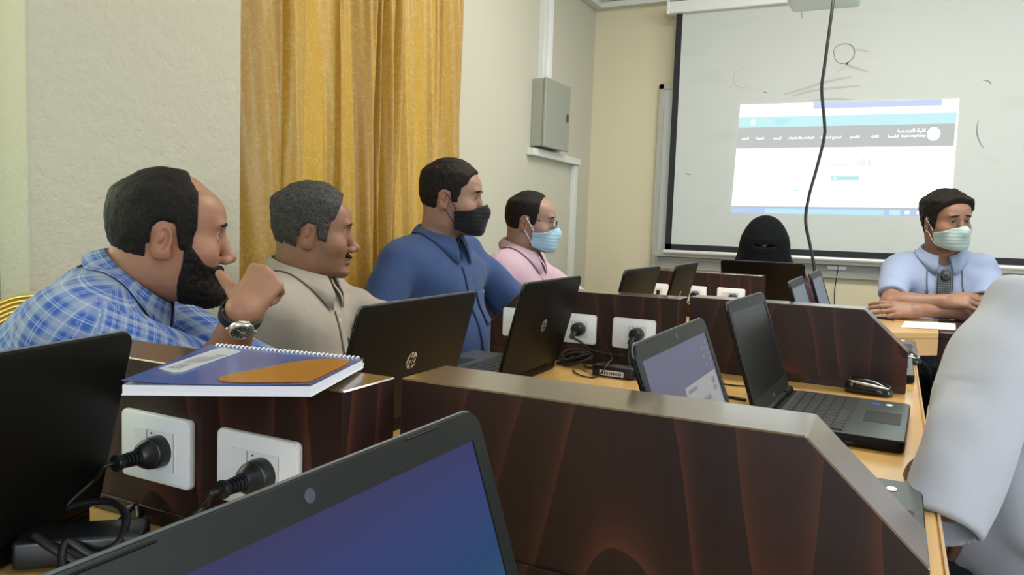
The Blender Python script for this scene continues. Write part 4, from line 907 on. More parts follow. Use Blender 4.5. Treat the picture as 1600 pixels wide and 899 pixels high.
# ------------------------------------------------------------------ cloth materials
def cloth_mat(name, col, col2=None, weave=900, rough=.85, wr=.35, sheen=.12):
    wr = .15 if 'white_shirt' in name else wr
    m = mat(name, col, rough, spec=.2, sheen=sheen); t = NT(m); v = t.co(); c2 = col2 or tuple(.86*q for q in col)
    t.col(t.mix(t.noise(t.co(kind='Object'), weave, 2), col, c2)); t.bump(t.mth('ADD', t.mth('MULTIPLY', t.noise(v, 14, 4, .55, .6), 2.2), t.mth('MULTIPLY', t.noise(v, weave, 2), .05)), wr, .006); return m
def plaid_mat():
    m = mat('blue_white_checked_cotton', (.1, .2, .5), .85, spec=.2, sheen=.2); t = NT(m); a = attr_col(t, 'cloth'); sp = t.n('ShaderNodeSeparateXYZ'); t.l(a.outputs['Vector'], sp.inputs[0])
    def band(u, per, off, wd, soft=.16):
        f = t.mth('FRACT', t.mth('ADD', t.mth('DIVIDE', u, per), off+20)); d = t.mth('ABSOLUTE', t.mth('SUBTRACT', f, .5))
        return t.mth('MULTIPLY', t.mth('SUBTRACT', wd/2+soft/2, d), 1/soft, True) if False else t.ramp(d, [(max(0, wd/2-soft/2), (1, 1, 1)), (wd/2+soft/2, (0, 0, 0))])
    u, v = sp.outputs[0], sp.outputs[1]; cols = (.33, .385, .44); c = t.mix(.5, (.022, .080, .33), (.03, .10, .36))
    c = t.mix(t.mth('MULTIPLY', band(u, .033, 0, .36), .50), c, cols); c = t.mix(t.mth('MULTIPLY', band(v, .035, 0, .36), .46), c, cols)
    c = t.mix(t.mth('MULTIPLY', band(u, .033, .5, .05, .04), .34), c, (.48, .58, .66)); c = t.mix(t.mth('MULTIPLY', band(v, .035, .5, .05, .04), .34), c, (.62, .72, .80))
    c = t.mix(t.mth('MULTIPLY', band(u, .0165, .28, .08, .05), .30), c, (.55, .66, .78)); c = t.mix(t.mth('MULTIPLY', band(v, .0175, .30, .07, .05), .30), c, (.55, .66, .78))
    t.col(c); t.bump(t.mth('MULTIPLY', t.noise(t.co(), 16, 4, .55, .6), 2), .3, .006); return m
M['plaid'] = plaid_mat()
M['beige'] = cloth_mat('light_beige_shirt_cotton', (.43, .38, .315)); M['bluesh'] = cloth_mat('blue_shirt_cotton', (.034, .062, .155), (.045, .080, .19), 700); M['pink'] = cloth_mat('pale_pink_shirt_cotton', (.52, .36, .43))
M['ltblue'] = cloth_mat('light_blue_shirt_cotton', (.30, .36, .52)); M['white'] = cloth_mat('white_shirt_cotton', (.47, .475, .53), (.44, .445, .50)); M['trs'] = cloth_mat('dark_trouser_cloth', (.03, .032, .04)); M['veil'] = cloth_mat('black_veil_cloth', (.003, .0035, .006), (.004, .005, .007), 600, .9, .35, .0)
M['jilbab'] = cloth_mat('dark_maroon_garment_cloth', (.05, .012, .025)); M['shoe'] = mat('black_shoe_leather', (.012, .011, .010), .35)
M['mask_blk'] = cloth_mat('black_face_mask_cloth', (.008, .008, .010), (.012, .012, .014), 500, .8, .1); M['mask_blue'] = cloth_mat('pale_blue_surgical_mask', (.30, .46, .58), (.33, .49, .61), 900, .8, .06); M['strap_w'] = mat('white_mask_strap', (.75, .77, .8), .7)
M['mask_teal'] = cloth_mat('pale_teal_surgical_mask', (.36, .47, .47), (.39, .50, .50), 900, .8, .06)
M['button'] = mat('pale_shirt_button', (.6, .6, .62), .35)
def march(f, o, d, n=60, mx=.6):
    o = np.array(o, np.float32); d = np.array(d, np.float32); t = np.zeros(len(o), np.float32); dn = d/np.linalg.norm(d, axis=1, keepdims=True)
    for _ in range(n): t = np.minimum(t+f(o+t[:, None]*dn)*.7, mx)
    return o+t[:, None]*dn
def grad(f, P, e=.002):
    g = np.stack([f(P+A_(*((e, 0, 0), (0, e, 0), (0, 0, e))[i]))-f(P-A_(*((e, 0, 0), (0, e, 0), (0, 0, e))[i])) for i in range(3)], 1); return g/np.maximum(np.linalg.norm(g, axis=1, keepdims=True), 1e-6)
def gridfaces(n, m, off=0, wrap=False):
    return [(off+i*m+j, off+(i+1)*m+j, off+(i+1)*m+j+1, off+i*m+j+1) for i in range(n-1) for j in range(m-1)]
def thick(V, n, m, th, f=None):
    """two-sided sheet from an n x m grid of points"""
    V = np.asarray(V, np.float32).reshape(n, m, 3); du = np.gradient(V, axis=0); dv = np.gradient(V, axis=1); N = np.cross(du, dv); N /= np.maximum(np.linalg.norm(N, axis=2, keepdims=True), 1e-9)
    A = (V+N*th/2).reshape(-1, 3); B_ = (V-N*th/2).reshape(-1, 3); F = gridfaces(n, m)+[q[::-1] for q in gridfaces(n, m, n*m)]; k = n*m
    for i in range(n-1): F += [(i*m, k+i*m, k+(i+1)*m, (i+1)*m), (i*m+m-1, (i+1)*m+m-1, k+(i+1)*m+m-1, k+i*m+m-1)]
    for j in range(m-1): F += [(j, j+1, k+j+1, k+j), ((n-1)*m+j, k+(n-1)*m+j, k+(n-1)*m+j+1, (n-1)*m+j+1)]
    return np.concatenate([A, B_]), np.array(F)
class Person:
    def __init__(s, label, H, ha, N, ta, lean, hp, base_xy, shirt, hpitch=0, hroll=0, hs=1., ws=1., belly=.0, side=0, group=None, hres=.0026, pit=None):
        s.hp = hp; s.base = A_(base_xy[0], base_xy[1], 0); s.e = empty('person', s.base.tolist(), label, 'person'); s.N = np.array(N, np.float32); s.H = np.array(H, np.float32); s.ws = ws; s.belly = belly; s.shirt_m = shirt; s.hs = hs; s.hres = hres
        def fr(al, pt, rl):
            al = math.radians(al); f = np.array((math.sin(al), math.cos(al), 0)); r = np.array((math.cos(al), -math.sin(al), 0)); z = np.array((0, 0, 1.)); p = math.radians(pt); q = math.radians(rl)
            f2 = f*math.cos(p)-z*math.sin(p); u2 = z*math.cos(p)+f*math.sin(p); r2 = r*math.cos(q)-u2*math.sin(q); u3 = u2*math.cos(q)+r*math.sin(q); return np.stack([r2, f2, u3], 1).astype(np.float32)
        s.RH = fr(ha, hpitch, hroll); s.RT = fr(ta, lean, side); s.arms = {}; s.fa = math.radians(ta)
    def h2w(s, p): return s.H+s.hs*(np.asarray(p, np.float32)@s.RH.T)
    def w2h(s, P): return ((P-s.H)@s.RH)/s.hs
    def t2w(s, p): return s.N+np.asarray(p, np.float32)@s.RT.T
    def w2t(s, P): return (P-s.N)@s.RT
    def sh(s, k): return A_((.178 if k == 'R' else -.178)*s.ws, -.012, -.070)
    def core(s, Q, off=0.):
        w = s.ws; b_ = s.belly; x = Q[:, 0]
        d = E_(Q, (0, -.012, -.20), (.168*w+off, .112+off, .20+off)); d = smin(d, E_(Q, (0, .012+b_*.4, -.36), (.155*w+b_*.5+off, .115+b_+off, .17+off)), .08)
        d = smin(d, E_(Q, (0, .0, -.50), (.175*w+off, .125+off, .10+off)), .06)
        for k in (-1, 1): d = smin(d, C_(Q, (0, -.020, -.034), (k*.150*w, -.020, -.062), .042+off, .052+off), .05); d = smin(d, C_(Q, (k*.06, .05, -.15), (k*.10*w, .035, -.13), .05+off, .05+off), .06)
        return d
    def neck(s, Q, off=0.):
        hb = s.w2t(s.h2w([(0, -.030, -.055)]))[0]; return C_(Q, hb, (0, -.022, -.035), .053+off+s.hp.get('nk', 0), .060+off+s.hp.get('nk', 0))
    def arm(s, k, E, W, hand=None, sleeve=.62, flare=.020, S=None):
        if hand is None:
            E, W = np.array(E, np.float32), np.array(W, np.float32); W[2] = max(W[2], .802) if W[2] > .76 else W[2]; q = W-E; q[2] = -.015; hand = dict(dir=q, back=(0, 0, 1), s=-1 if k == 'R' else 1, curls=[.30, .33, .36, .42])
        s.arms[k] = dict(S=s.sh(k) if S is None else s.w2t(np.array(S, np.float32)), E=s.w2t(np.array(E, np.float32)), W=s.w2t(np.array(W, np.float32)), hand=hand, sl=sleeve, fl=flare)
    def shirt_sdf(s, Q, folds=True, hole=True):
        d = s.core(Q, .014); s.hb = s.w2t(s.h2w([(0, -.030, -.055)]))[0]
        for k, a in s.arms.items():
            S, E, W = a['S'], a['E'], a['W']
            if a['sl'] <= 1: T = S+(E-S)*abs(a['sl']); e = C_(Q, S, T+(T-S)*.3, .062, .056+a['fl']); dr = (E-S)/np.linalg.norm(E-S); e = smax(e, (Q-T)@dr, .006); inn_ = C_(Q, S+(T-S)*.72, T+(T-S)*.5, .036, .038+a['fl']); e = smax(e, -inn_, .006)
            else: e = C_(Q, S, E, .062, .050+a['fl']*.6); T = E+(W-E)*(a['sl']-1); f_ = C_(Q, E, T+(T-E)*.3, .050+a['fl']*.6, .036+a['fl']*.5); dr = (W-E)/np.linalg.norm(W-E); f_ = smax(f_, (Q-T)@dr, .006); e = smin(e, f_, .03)
            d = smin(d, e, .035)
        d = d-.0018*((Q[:, 1] < -.02) & (Q[:, 2] > -.125))
        if folds:
            fo = s.hp.get('fold', 1.); n = vn(Q, (7, 7, 4.2)); d = d+fo*.0055*np.sin(9*n+Q[:, 2]*26+Q[:, 0]*14*np.sign(Q[:, 0]))*(.35+vn(Q, (5, 5, 5), 9)+.35)+fo*(.012*vn(Q, (9, 9, 6), 3)+.005*vn(Q, (22, 22, 13), 5))
        if not hole: return d
        nk = s.neck(Q, .010); v = E_(Q, (0, .072, -.010), (.024, .070, .048*s.hp.get('vee', 1)), Rm('x', -18)); d = smax(d, -np.minimum(nk, v), .006)
        return d
    def build(s, trousers=True, seat=True, fold=True, detail=.006):
        hp = s.hp; hs = s.hs; e = s.e; ctl = None
        # ---- body: head + neck + chest (fine), arms + hands, hidden trunk and legs (coarse): one mesh
        Vs, Fs, Cs = [], [], []; n0 = 0
        def add(V, F, c):
            nonlocal n0
            Vs.append(V); Fs.append(F+n0); Cs.append(c); n0 += len(V)
        if hp.get('show', True):
            def fh(P):
                d = head_sdf(P, hp)*hs; Q = s.w2t(s.h2w(P)); d = smin(d, s.neck(Q), .028); return smin(d, s.core(Q), .03)/hs
            V, F = sdf_mesh(fh, (-.13, -.14, -.26), (.13, .14, .135), s.hres); c = tones(V, hp); add(s.h2w(V), F, c)
        sk = A_(*hp['skin'])
        for k, a in s.arms.items():
            S, E, W = [s.t2w(a[q]) for q in 'SEW']; hd = a['hand']
            if hd: Rh, Wo = hframe(W, hd['dir'], hd['back'])
            def fa(P):
                d = smin(C_(P, S, E, .047, .040), C_(P, E, E+(W-E)*.35, .0415, .0415), .02); d = smin(d, C_(P, E+(W-E)*.25, W, .0425, .0255), .02)
                if hd: d = smin(d, scaled(P, Rh, Wo, hd), .018)
                return d
            pt = np.array([S, E, W]+([Wo+Rh@A_(0, .2, 0), Wo+Rh@A_(0, .1, -.1), Wo+Rh@A_(.08, .1, 0), Wo+Rh@A_(-.08, .1, 0)] if hd else [W])); 
            V, F = sdf_mesh(fa, pt.min(0)-.06, pt.max(0)+.06, .0032 if hd else .006); q = np.repeat(sk[None]*A_(*hp.get('armtone', (1, 1, 1))), len(V), 0); q = q*(1+.08*vn(V, (50, 50, 50))[:, None]); add(V, F, q)
        hip = s.t2w((0, 0, -.50)); fw = np.array((math.sin(s.fa), math.cos(s.fa), 0), np.float32); rt = np.array((math.cos(s.fa), -math.sin(s.fa), 0), np.float32); hip[2] = max(hip[2], .56); legs = []
        for k in (-1, 1):
            a = hip+rt*k*.085-A_(0, 0, .02); kn = a+fw*.40+rt*k*.05; kn[2] = .52; ft = kn+fw*-.02; ft[2] = .10; legs.append((a, kn, ft))
        def fl(P, off=0.):
            Q = s.w2t(P); d = s.core(Q, off)
            for a, kn, ft in legs: d = smin(d, smin(C_(P, a, kn, .078+off, .055+off), C_(P, kn, ft, .052+off, .038+off), .03), .04)
            return d
        V, F = sdf_mesh(lambda P: fl(P, 0), np.array((s.N, hip, *[q for l in legs for q in l])).min(0)-.25, np.array((s.N, hip, *[q for l in legs for q in l])).max(0)+A_(.25, .25, .05), .016); add(V, F, np.repeat(sk[None], len(V), 0))
        s.body = mk('body', np.concatenate(Vs), np.concatenate(Fs), M['skin'], e, s.base, np.concatenate(Cs))
        if trousers:
            def ft_(P):
                Q = s.w2t(P); d = np.full(len(P), 1., np.float32)
                for a, kn, ft in legs: d = smin(d, smin(C_(P, a, kn, .092, .070), C_(P, kn, ft, .068, .058), .03), .04)
                d = smin(d, E_(P, hip-A_(0, 0, .0), (.17, .17, .10)), .05); d = smax(d, .10-P[:, 2], .004); return d+.006*vn(P, (14, 14, 9))
            ap = np.array((hip, *[q for l in legs for q in l])); V, F = sdf_mesh(ft_, ap.min(0)-.2, ap.max(0)+A_(.2, .2, .13), .012); mk('trousers', V, F, M['trs'], e, s.base)
            for a, kn, ft in legs:
                V, F = sdf_mesh(lambda P: smax(smin(E_((P-ft)@np.stack([rt, fw, A_(0, 0, 1)], 1), (0, .07, -.055), (.046, .135, .042)), E_((P-ft)@np.stack([rt, fw, A_(0, 0, 1)], 1), (0, .0, -.03), (.042, .055, .055)), .03), .002-P[:, 2], .003), ft-.25, ft+.25, .008); mk('shoe', V, F, M['shoe'], e, s.base)
        # ---- shirt
        fs = lambda Q: s.shirt_sdf(Q, fold); s.fs = fs; s.fc = lambda Q: s.shirt_sdf(Q, fold, False)
        ex = [a[q] for a in s.arms.values() for q in ('S', 'E')]+[a['W'] for a in s.arms.values() if a['sl'] > 1]; ex = np.array(ex+[A_(.2, .16, 0), A_(-.2, -.16, -.56)]); lo, hi = ex.min(0)-.09, ex.max(0)+.09; lo[2] = max(lo[2], -.66)
        V, F = sdf_mesh(fs, lo, hi, detail)
        cl = np.stack([np.arctan2(V[:, 0], V[:, 1]+.02+.25*(V[:, 1] < 0))*.0+V[:, 0]+.0*V[:, 1], V[:, 2], V[:, 1]], 1)
        ang = np.arctan2(V[:, 0], np.abs(V[:, 1])+.06); cl[:, 0] = ang*.17*np.sign(1)+np.where(V[:, 1] < 0, .0, .5)
        for k, a in s.arms.items():
            S, E = a['S'], a['E']; ax = (E-S)/np.linalg.norm(E-S); sd = 1 if k == 'R' else -1; q = V-S; t_ = q@ax; out = (V[:, 0]*sd-abs(S[0])+.012); inn = (t_ > .015) & (np.linalg.norm(q-t_[:, None]*ax, axis=1) < .10) & (out > -.03*(t_ > .06)-.0)
            u = np.cross(ax, A_(0, 0, 1) if abs(ax[2]) < .9 else A_(0, 1, 0)); u /= np.linalg.norm(u); v = np.cross(ax, u); an = np.arctan2(q@u, q@v); cl[inn, 0] = an[inn]*.066; cl[inn, 1] = t_[inn]
        s.shirt = mk('shirt', s.t2w(V), F, s.shirt_m, e, s.base, cloth=cl)
    # ---- garment details in torso space
    def collar(s, m, spread=26, tip=.036, hgt=.036):
        hb = s.w2t(s.h2w([(0, -.030, -.055)]))[0]; ax = hb-A_(0, -.022, -.035); ax = ax/np.linalg.norm(ax); n = 72; rows = []; fs = s.fs
        r0 = .064+s.hp.get('nk', 0)
        for i in range(n):
            ph = math.radians(spread*.35+(360-spread*.7)*i/(n-1)); fr = (1+math.cos(ph))/2; dirr = A_(math.sin(ph), math.cos(ph), 0); dg = min(math.degrees(ph), 360-math.degrees(ph))
            c = A_(0, -.020+.004*fr, -.035)+ax*(.032+.034*(1-fr)**.7); tp = tip*math.exp(-((dg-spread*.35)/26)**2)
            a0 = c+dirr*(r0+.002+.006*fr)-ax*(.02); a1 = c+dirr*(r0-.001+.008*fr)+ax*hgt*.42; a2 = c+dirr*(r0+.004+.008*fr)+ax*(hgt*.45); a3 = c+dirr*(r0+.013+.012*fr)+ax*(hgt*.05); a4 = c+dirr*(r0+.020+.026*fr+tp*.45)-ax*(.016+tp*.8*.6)+A_(0, 0, -tp*.45)
            rows.append([a0, a1, a2, a3, (a3+a4)/2, a4])
        V = np.array(rows, np.float32).reshape(-1, 3)
        # keep the fold-over leaf on the outside of the shirt
        msk = np.tile(np.arange(6) >= 3, n)
        for _ in range(6):
            d = fs(V); g = grad(fs, V); need = np.clip(.005-d, 0, .03)*msk; V = V+g*need[:, None]; far = np.clip(d-.0045, 0, .03)*(np.tile(np.arange(6) == 5, n))*.8; V = V-g*far[:, None]
        V2, F = thick(V, n, 6, .0022); cl = np.stack([np.repeat(np.linspace(0, .42, n), 6)]*1+[np.tile(np.linspace(0, .07, 6), n)]+[np.zeros(n*6)], 1); cl = np.concatenate([cl, cl])
        return mk('collar', s.t2w(V2), F, m, s.shirt, s.base, cloth=cl)
    def ribbon(s, name, pts, wd, m, off=.002, th=.003, parent=None, nx=5, ymin=None):
        """strip on the chest following (x, z) points in torso space"""
        P = np.array([(p.x, p.y) for p in smoothpath([(x, z, 0) for x, z in pts], 6)]); T = np.gradient(P, axis=0); T /= np.linalg.norm(T, axis=1, keepdims=True); N = np.stack([-T[:, 1], T[:, 0]], 1); G = []
        for i in range(len(P)):
            for j in range(nx): q = P[i]+N[i]*wd*(j/(nx-1)-.5); G.append((q[0], .30, q[1]))
        G = np.array(G, np.float32); V = march(s.fc, G, np.repeat(A_(0, -1, 0)[None], len(G), 0), 90); V = V+grad(s.fc, V, .008)*(off+.002)
        if ymin: V[:, 1] = np.maximum(V[:, 1], np.interp(V[:, 2], *ymin)); V[:, 0] = G[:, 0]
        V2, F = thick(V, len(P), nx, th); cl = np.stack([V2[:, 0]+.5, V2[:, 2], V2[:, 1]], 1); return mk(name, s.t2w(V2), F, m, parent or s.shirt, s.base, cloth=cl)
    def spot(s, x, z, lift=.004):
        V = march(s.fc, np.array([(x, .3, z)], np.float32), np.array([(0, -1, 0)], np.float32), 90); g = grad(s.fc, V, .008); return s.t2w(V+g*lift)[0], (g@s.RT.T)[0]
    def buttons(s, zs, x=0, m=None):
        for z in zs:
            p, g = s.spot(x, z); b = BM(); lathe(b, [(.0052, 0), (.0056, .0012), (.0050, .0022), (.003, .0018)], Matrix.Translation(Vector((p-s.base).tolist())) @ Vector(g.tolist()).to_track_quat('Z', 'Y').to_matrix().to_4x4(), 14); obj('button', b, m or M['button'], s.shirt, smooth=.5)
    def finish(s): # put children built in world space into the person's frame
        pass
    # ---- head things
    def hair(s, name, region, t, m, res=None, k=.011, noise=.0035, fr=(120, 60, 60), box_=((-.12, -.14, -.15), (.12, .14, .15)), parent=None, label=None):
        hp = s.hp
        def f(P):
            d = head_sdf(P, hp, ears=False, nose=False); tt = t(P) if callable(t) else t
            return smax(d-tt+noise*vn(P, fr)+noise*.6*vn(P, (260, 260, 160)), region(P)+(.005*vn(P, (85, 85, 85)) if name == 'hair' else 0), k)
        V, F = sdf_mesh(f, box_[0], box_[1], res or s.hres); return mk(name, s.h2w(V), F, m, parent or s.e, s.base, label=label)
    def brows(s, m, t=.0022, thick_=.0042):
        t *= .62; thick_ *= .85
        for k in (-1, 1):
            s.hair('eyebrow', lambda P: np.minimum(E_(P*A_(k, 1, 1), (.030, .09, .0235), (.0205, .03, thick_), Rm('y', 7)), 1), lambda P: t, m, .0016, .003, .001, (300, 300, 300), ((min(.005*k, .06*k), .04, .005), (max(.005*k, .06*k), .115, .045)))
    def eyes(s):
        for k in (-1, 1):
            b = BM(); bmesh.ops.create_uvsphere(b, u_segments=20, v_segments=14, radius=.0124*s.hs); o = obj('eye', b, M['eye'], s.e, smooth=0); p = s.h2w([(.0318*k, .0738, .001)])[0]-s.base
            gz = s.hp.get('gaze', 0); R3 = Matrix([list(map(float, r)) for r in s.RH]); o.matrix_local = Matrix.Translation(Vector(p.tolist())) @ R3.to_4x4() @ Matrix.Rotation(math.radians(gz), 4, 'Z')
    def mask(s, m, strap_m, drop=0):
        hp = s.hp
        def fc(P):
            x, y, z = P[:, 0], P[:, 1], P[:, 2]; d = head_core(P, hp); d = smin(d, C_(P, (0, .092, -.012), (0, .113, -.042), .010, .014), .045); d = smin(d, E_(P, (0, .088, -.085), (.036, .024, .035)), .03); return d
        def f(P):
            x, y, z = np.abs(P[:, 0]), P[:, 1], P[:, 2]; d = fc(P)-.005; pl = .0009*np.abs(np.sin((z+.065)*2*PI/.028))*(y > .03); d = np.maximum(d-pl, -(fc(P)-.0012))
            top = z-(-.014-drop-.35*x-.06*np.clip(.1-y, 0, 1)); bot = (-.122-.10*x*0+.30*(np.clip(.085-y, 0, 1)))-z; return smax(smax(smax(d, top, .003), bot, .003), .022-y, .003)
        V, F = sdf_mesh(f, (-.1, .01, -.15), (.1, .145, .01), .0018 if s.hres < .0023 else .0022); mo = mk('face_mask', s.h2w(V), F, m, s.e, s.base)
        fcs = lambda P: np.minimum(head_sdf(P, hp, nose=False), fc(P)-.006)
        for k in (-1, 1):
            for (z0, z1, ye) in ((-.040, .012, -.004), (-.098, -.040, -.006)):
                pts = np.array([(.12*k, .030+(ye-.030)*t_, z0+(z1-z0)*t_**.9) for t_ in np.linspace(0, 1, 10)], np.float32); V = march(fcs, pts, np.repeat(A_(-k, 0, 0)[None], 10, 0), 50, .12); V[:, 0] += k*.0015
                b = BM(); tube(b, [Vector(q.tolist()) for q in s.h2w(V)-s.base], .0015 if s.hres > .002 else .0012, 6); obj('ear_strap', b, strap_m, mo, smooth=0)
def w2p(p, o):  # shift helper objects built in world coordinates below a person
    pass
# ================================================================== the people
# --- man in the blue checked shirt, chin on his fist
SK1 = (.335, .165, .098)
p = Person('person in a blue and white checked shirt resting chin on fist', (-1.213, .996, 1.076), 39, (-1.272, .955, .975), 48, 30, dict(skin=SK1, stubble=0, nose=.95, gaze=0, eye=.0036, nk=.006), (-1.52, .78), M['plaid'], hpitch=2, ws=1.16, belly=.03, hres=.0021)
E1, W1 = A_(-1.10, 1.005, .80), atD(378, 488, 1.27)
p.arm('R', E1, W1, dict(sc=.88, dir=(.068, .60, .72), back=(.55, -.75, .5), s=-1, curls=[(1.2, 1.6, .9), (1.3, 1.6, .9), (1.35, 1.6, .9), (1.4, 1.5, .9)], kw=dict(thumb=((.016, .014, -.010), (.042, .034, -.014), (.063, .046, -.014), (.082, .054, -.010)), spread=.6)), sleeve=1.0, flare=.012)
p.arm('L', (-1.13, 1.16, .78), (-1.10, 1.0, .775), None, sleeve=1.0, flare=.012)
p.build(detail=.0055)
p.collar(M['plaid'], spread=34, tip=.04, hgt=.040)
H1r = [(-.12, -.078), (-.07, -.078), (-.045, -.062), (-.034, -.038), (-.030, .012), (-.012, .026), (.008, .020), (.016, -.028), (.036, -.032), (.041, .004), (.048, .022), (.060, .034), (.064, .062), (.048, .080), (.040, .098), (.042, .125), (.2, .4)]
def reg1(P):
    d = hair_region(P, H1r); y, z = P[:, 1], P[:, 2]; fr = y-np.interp(z, [-.2, .0, .03, .05, .075, .10, .13], [.042, .044, .064, .064, .050, .034, .028]); return np.maximum(d, fr)
p.hair('hair', reg1, .0055, M['hair_blk'], noise=.003)
def beard1(P):
    x, y, z = np.abs(P[:, 0]), P[:, 1], P[:, 2]; top = z-np.interp(y, [.0, .018, .030, .045, .060, .075, .09, .11], [-.02, -.012, -.010, -.030, -.050, -.056, -.054, -.052]); bk = np.interp(z, [-.16, -.12, -.09, -.05, 0], [.030, .016, .014, .022, .026])-y
    lip = -E_(P, (0, .098, -.0742), (.0235, .025, .0105)); return np.maximum(np.maximum(top, bk), np.maximum(lip, -.155-z))
p.hair('beard', beard1, lambda P: .004+.009*np.clip((-.075-P[:, 2])/.05, 0, 1)*np.clip((P[:, 1]-.02)/.05, 0, 1), M['beard'], k=.005, noise=.004, fr=(160, 160, 160))
p.brows(M['hair_blk'], .003, .0052); p.eyes()
# shoulder seam is part of the shirt; watch
ax = (W1-E1)/np.linalg.norm(W1-E1); wc = W1-ax*.006; n_w = A_(-.25, -.80, .30)*A_(-1, 1, 1)*1.0; n_w = A_(.80, -.55, .16); n_w = n_w-ax*(n_w@ax); n_w /= np.linalg.norm(n_w); sd = np.cross(ax, n_w)
e = empty('wristwatch', wc.tolist(), 'black and silver wristwatch on the wrist of the man in checked shirt', 'watch')
MW = Matrix([[float(sd[i]), float(ax[i]), float(n_w[i]), 0] for i in range(3)]+[[0, 0, 0, 1]])     # x side, y along the arm, z outward
b = BM(); N = 40; rg = []
for i in range(N):
    a = 2*PI*i/N; w_ = .010-.0005*abs(math.cos(a)); rr = .0305+.0006*(i % 2)
    rg.append([b.verts.new(MW @ Vector((r_*1.06*math.sin(a), y_, r_*.98*math.cos(a)))) for r_, y_ in ((rr-.001, -w_), (rr+.0025, -w_*.9), (rr+.0025, w_*.9), (rr-.001, w_))])
for i in range(N):
    for k in range(4): b.faces.new((rg[i][k], rg[(i+1) % N][k], rg[(i+1) % N][(k+1) % 4], rg[i][(k+1) % 4]))
bmesh.ops.recalc_face_normals(b, faces=b.faces[:]); obj('strap', b, M['cable'], e, smooth=.4)
MC = MW @ Matrix.Translation((0, 0, .029)); b = BM(); lathe(b, [(.0175, 0), (.0205, .002), (.0208, .006), (.0190, .0095), (.0165, .0100), (.0163, .0082)], MC, 40)
for k in (-1, 1): box(b, (k*.021-.003, -.003, .002), (k*.021+.003, .003, .007), .001, 1, M=MC); box(b, (-.009, k*.019-.004, .001), (.009, k*.019+.004, .006), .002, 2, M=MC)
cs_ = obj('case', b, M['silver'], e, smooth=.5); b = BM(); bmesh.ops.create_circle(b, cap_ends=True, radius=.0162, segments=36, matrix=MC @ Matrix.Translation((0, 0, .0084))); dl = obj('dial', b, mat('dark_green_watch_dial', (.03, .05, .045), .2, coat=.8), cs_)
b = BM()
for i in range(12): a = 2*PI*i/12; box(b, (-.0004, .0125, .0086), (.0004, .0150, .0089), M=MC @ Matrix.Rotation(a, 4, 'Z'))
box(b, (-.0005, -.001, .0088), (.0005, .011, .0091), M=MC @ Matrix.Rotation(.9, 4, 'Z')); box(b, (-.0006, -.001, .0088), (.0006, .0075, .0091), M=MC @ Matrix.Rotation(-1.6, 4, 'Z')); obj('hands_and_marks', b, M['white_pl'], dl)
# --- man in beige
SK2 = (.29, .15, .088)
p = Person('person in a light beige shirt with grey hair and a dark moustache looking right', (-1.381, 1.585, 1.080), 50, (-1.40, 1.575, .958), 72, 6, dict(skin=SK2, stubble=.25, fat=.006, nose=1.0, eye=.0030, nk=.010), (-1.44, 1.56), M['beige'], hpitch=1, ws=1.08, belly=.045, hres=.0025)
p.arm('R', (-1.42, 1.37, .745), (-1.27, 1.49, .645), None, sleeve=.85, flare=.022); p.arm('L', (-1.25, 1.80, .79), (-1.10, 1.68, .775), None, sleeve=.85)
p.build(); p.collar(M['beige'], spread=40, tip=.045)
H2r = [(-.12, -.075), (-.07, -.075), (-.045, -.062), (-.034, -.038), (-.030, .010), (-.012, .024), (.008, .016), (.014, -.022), (.034, -.030), (.038, .0), (.044, .024), (.054, .035), (.064, .06), (.070, .082), (.078, .11), (.2, .4)]
p.hair('hair', lambda P: np.maximum(hair_region(P, H2r), P[:, 1]-np.interp(P[:, 2], [-.1, 0, .03, .05, .08, .1], [.040, .044, .056, .062, .076, .082])), lambda P: .006+.010*np.clip((P[:, 2]-.03)/.07, 0, 1), M['hair_gry'], noise=.006, fr=(90, 50, 70))
p.hair('moustache', lambda P: E_(P*A_(1, 1, 1), (0, .094, -.0610), (.029, .030, .0075)), .005, M['hair_blk'], .0016, .003, .001, (250, 250, 250), ((-.035, .06, -.08), (.035, .125, -.04)))
p.brows(M['hair_blk'], .0024, .0042); p.eyes()
p.ribbon('placket', [(.0, -.075), (.0, -.20), (.0, -.36), (.0, -.46)], .032, M['beige']); p.buttons((-.10, -.18, -.26, -.34)); p.ribbon('pocket', [(-.085, -.145), (-.085, -.245)], .105, M['beige'], .003, .002, nx=12)
q, g = p.spot(-.075, -.135, .010); b = BM(); mpk = Matrix.Translation(Vector(q.tolist())) @ Vector(g.tolist()).to_track_quat('Z', 'Y').to_matrix().to_4x4(); e = empty('pocket_glasses', q.tolist(), 'folded pale glasses tucked in the breast pocket of the beige shirt', 'glasses')
Mi = Matrix.Translation(Vector((-q).tolist())) @ mpk; tube(b, [Mi @ Vector((.016*cos(t_), .014+.020*sin(t_), .004)) for t_ in np.linspace(0, 6.28, 18)], .0014, 6); tube(b, [Mi @ Vector((.016*cos(t_)-.012, .010+.020*sin(t_), .009)) for t_ in np.linspace(0, 6.28, 18)], .0014, 6); obj('rim', b, M['silver'], e, smooth=0)
b = BM(); tube(b, [Mi @ Vector(v) for v in ((.016, .02, .006), (.018, .0, .006), (.014, -.03, .004))], .0022, 6); obj('temple', b, mat('pale_teal_plastic_frame', (.35, .5, .52), .3), e, smooth=0)
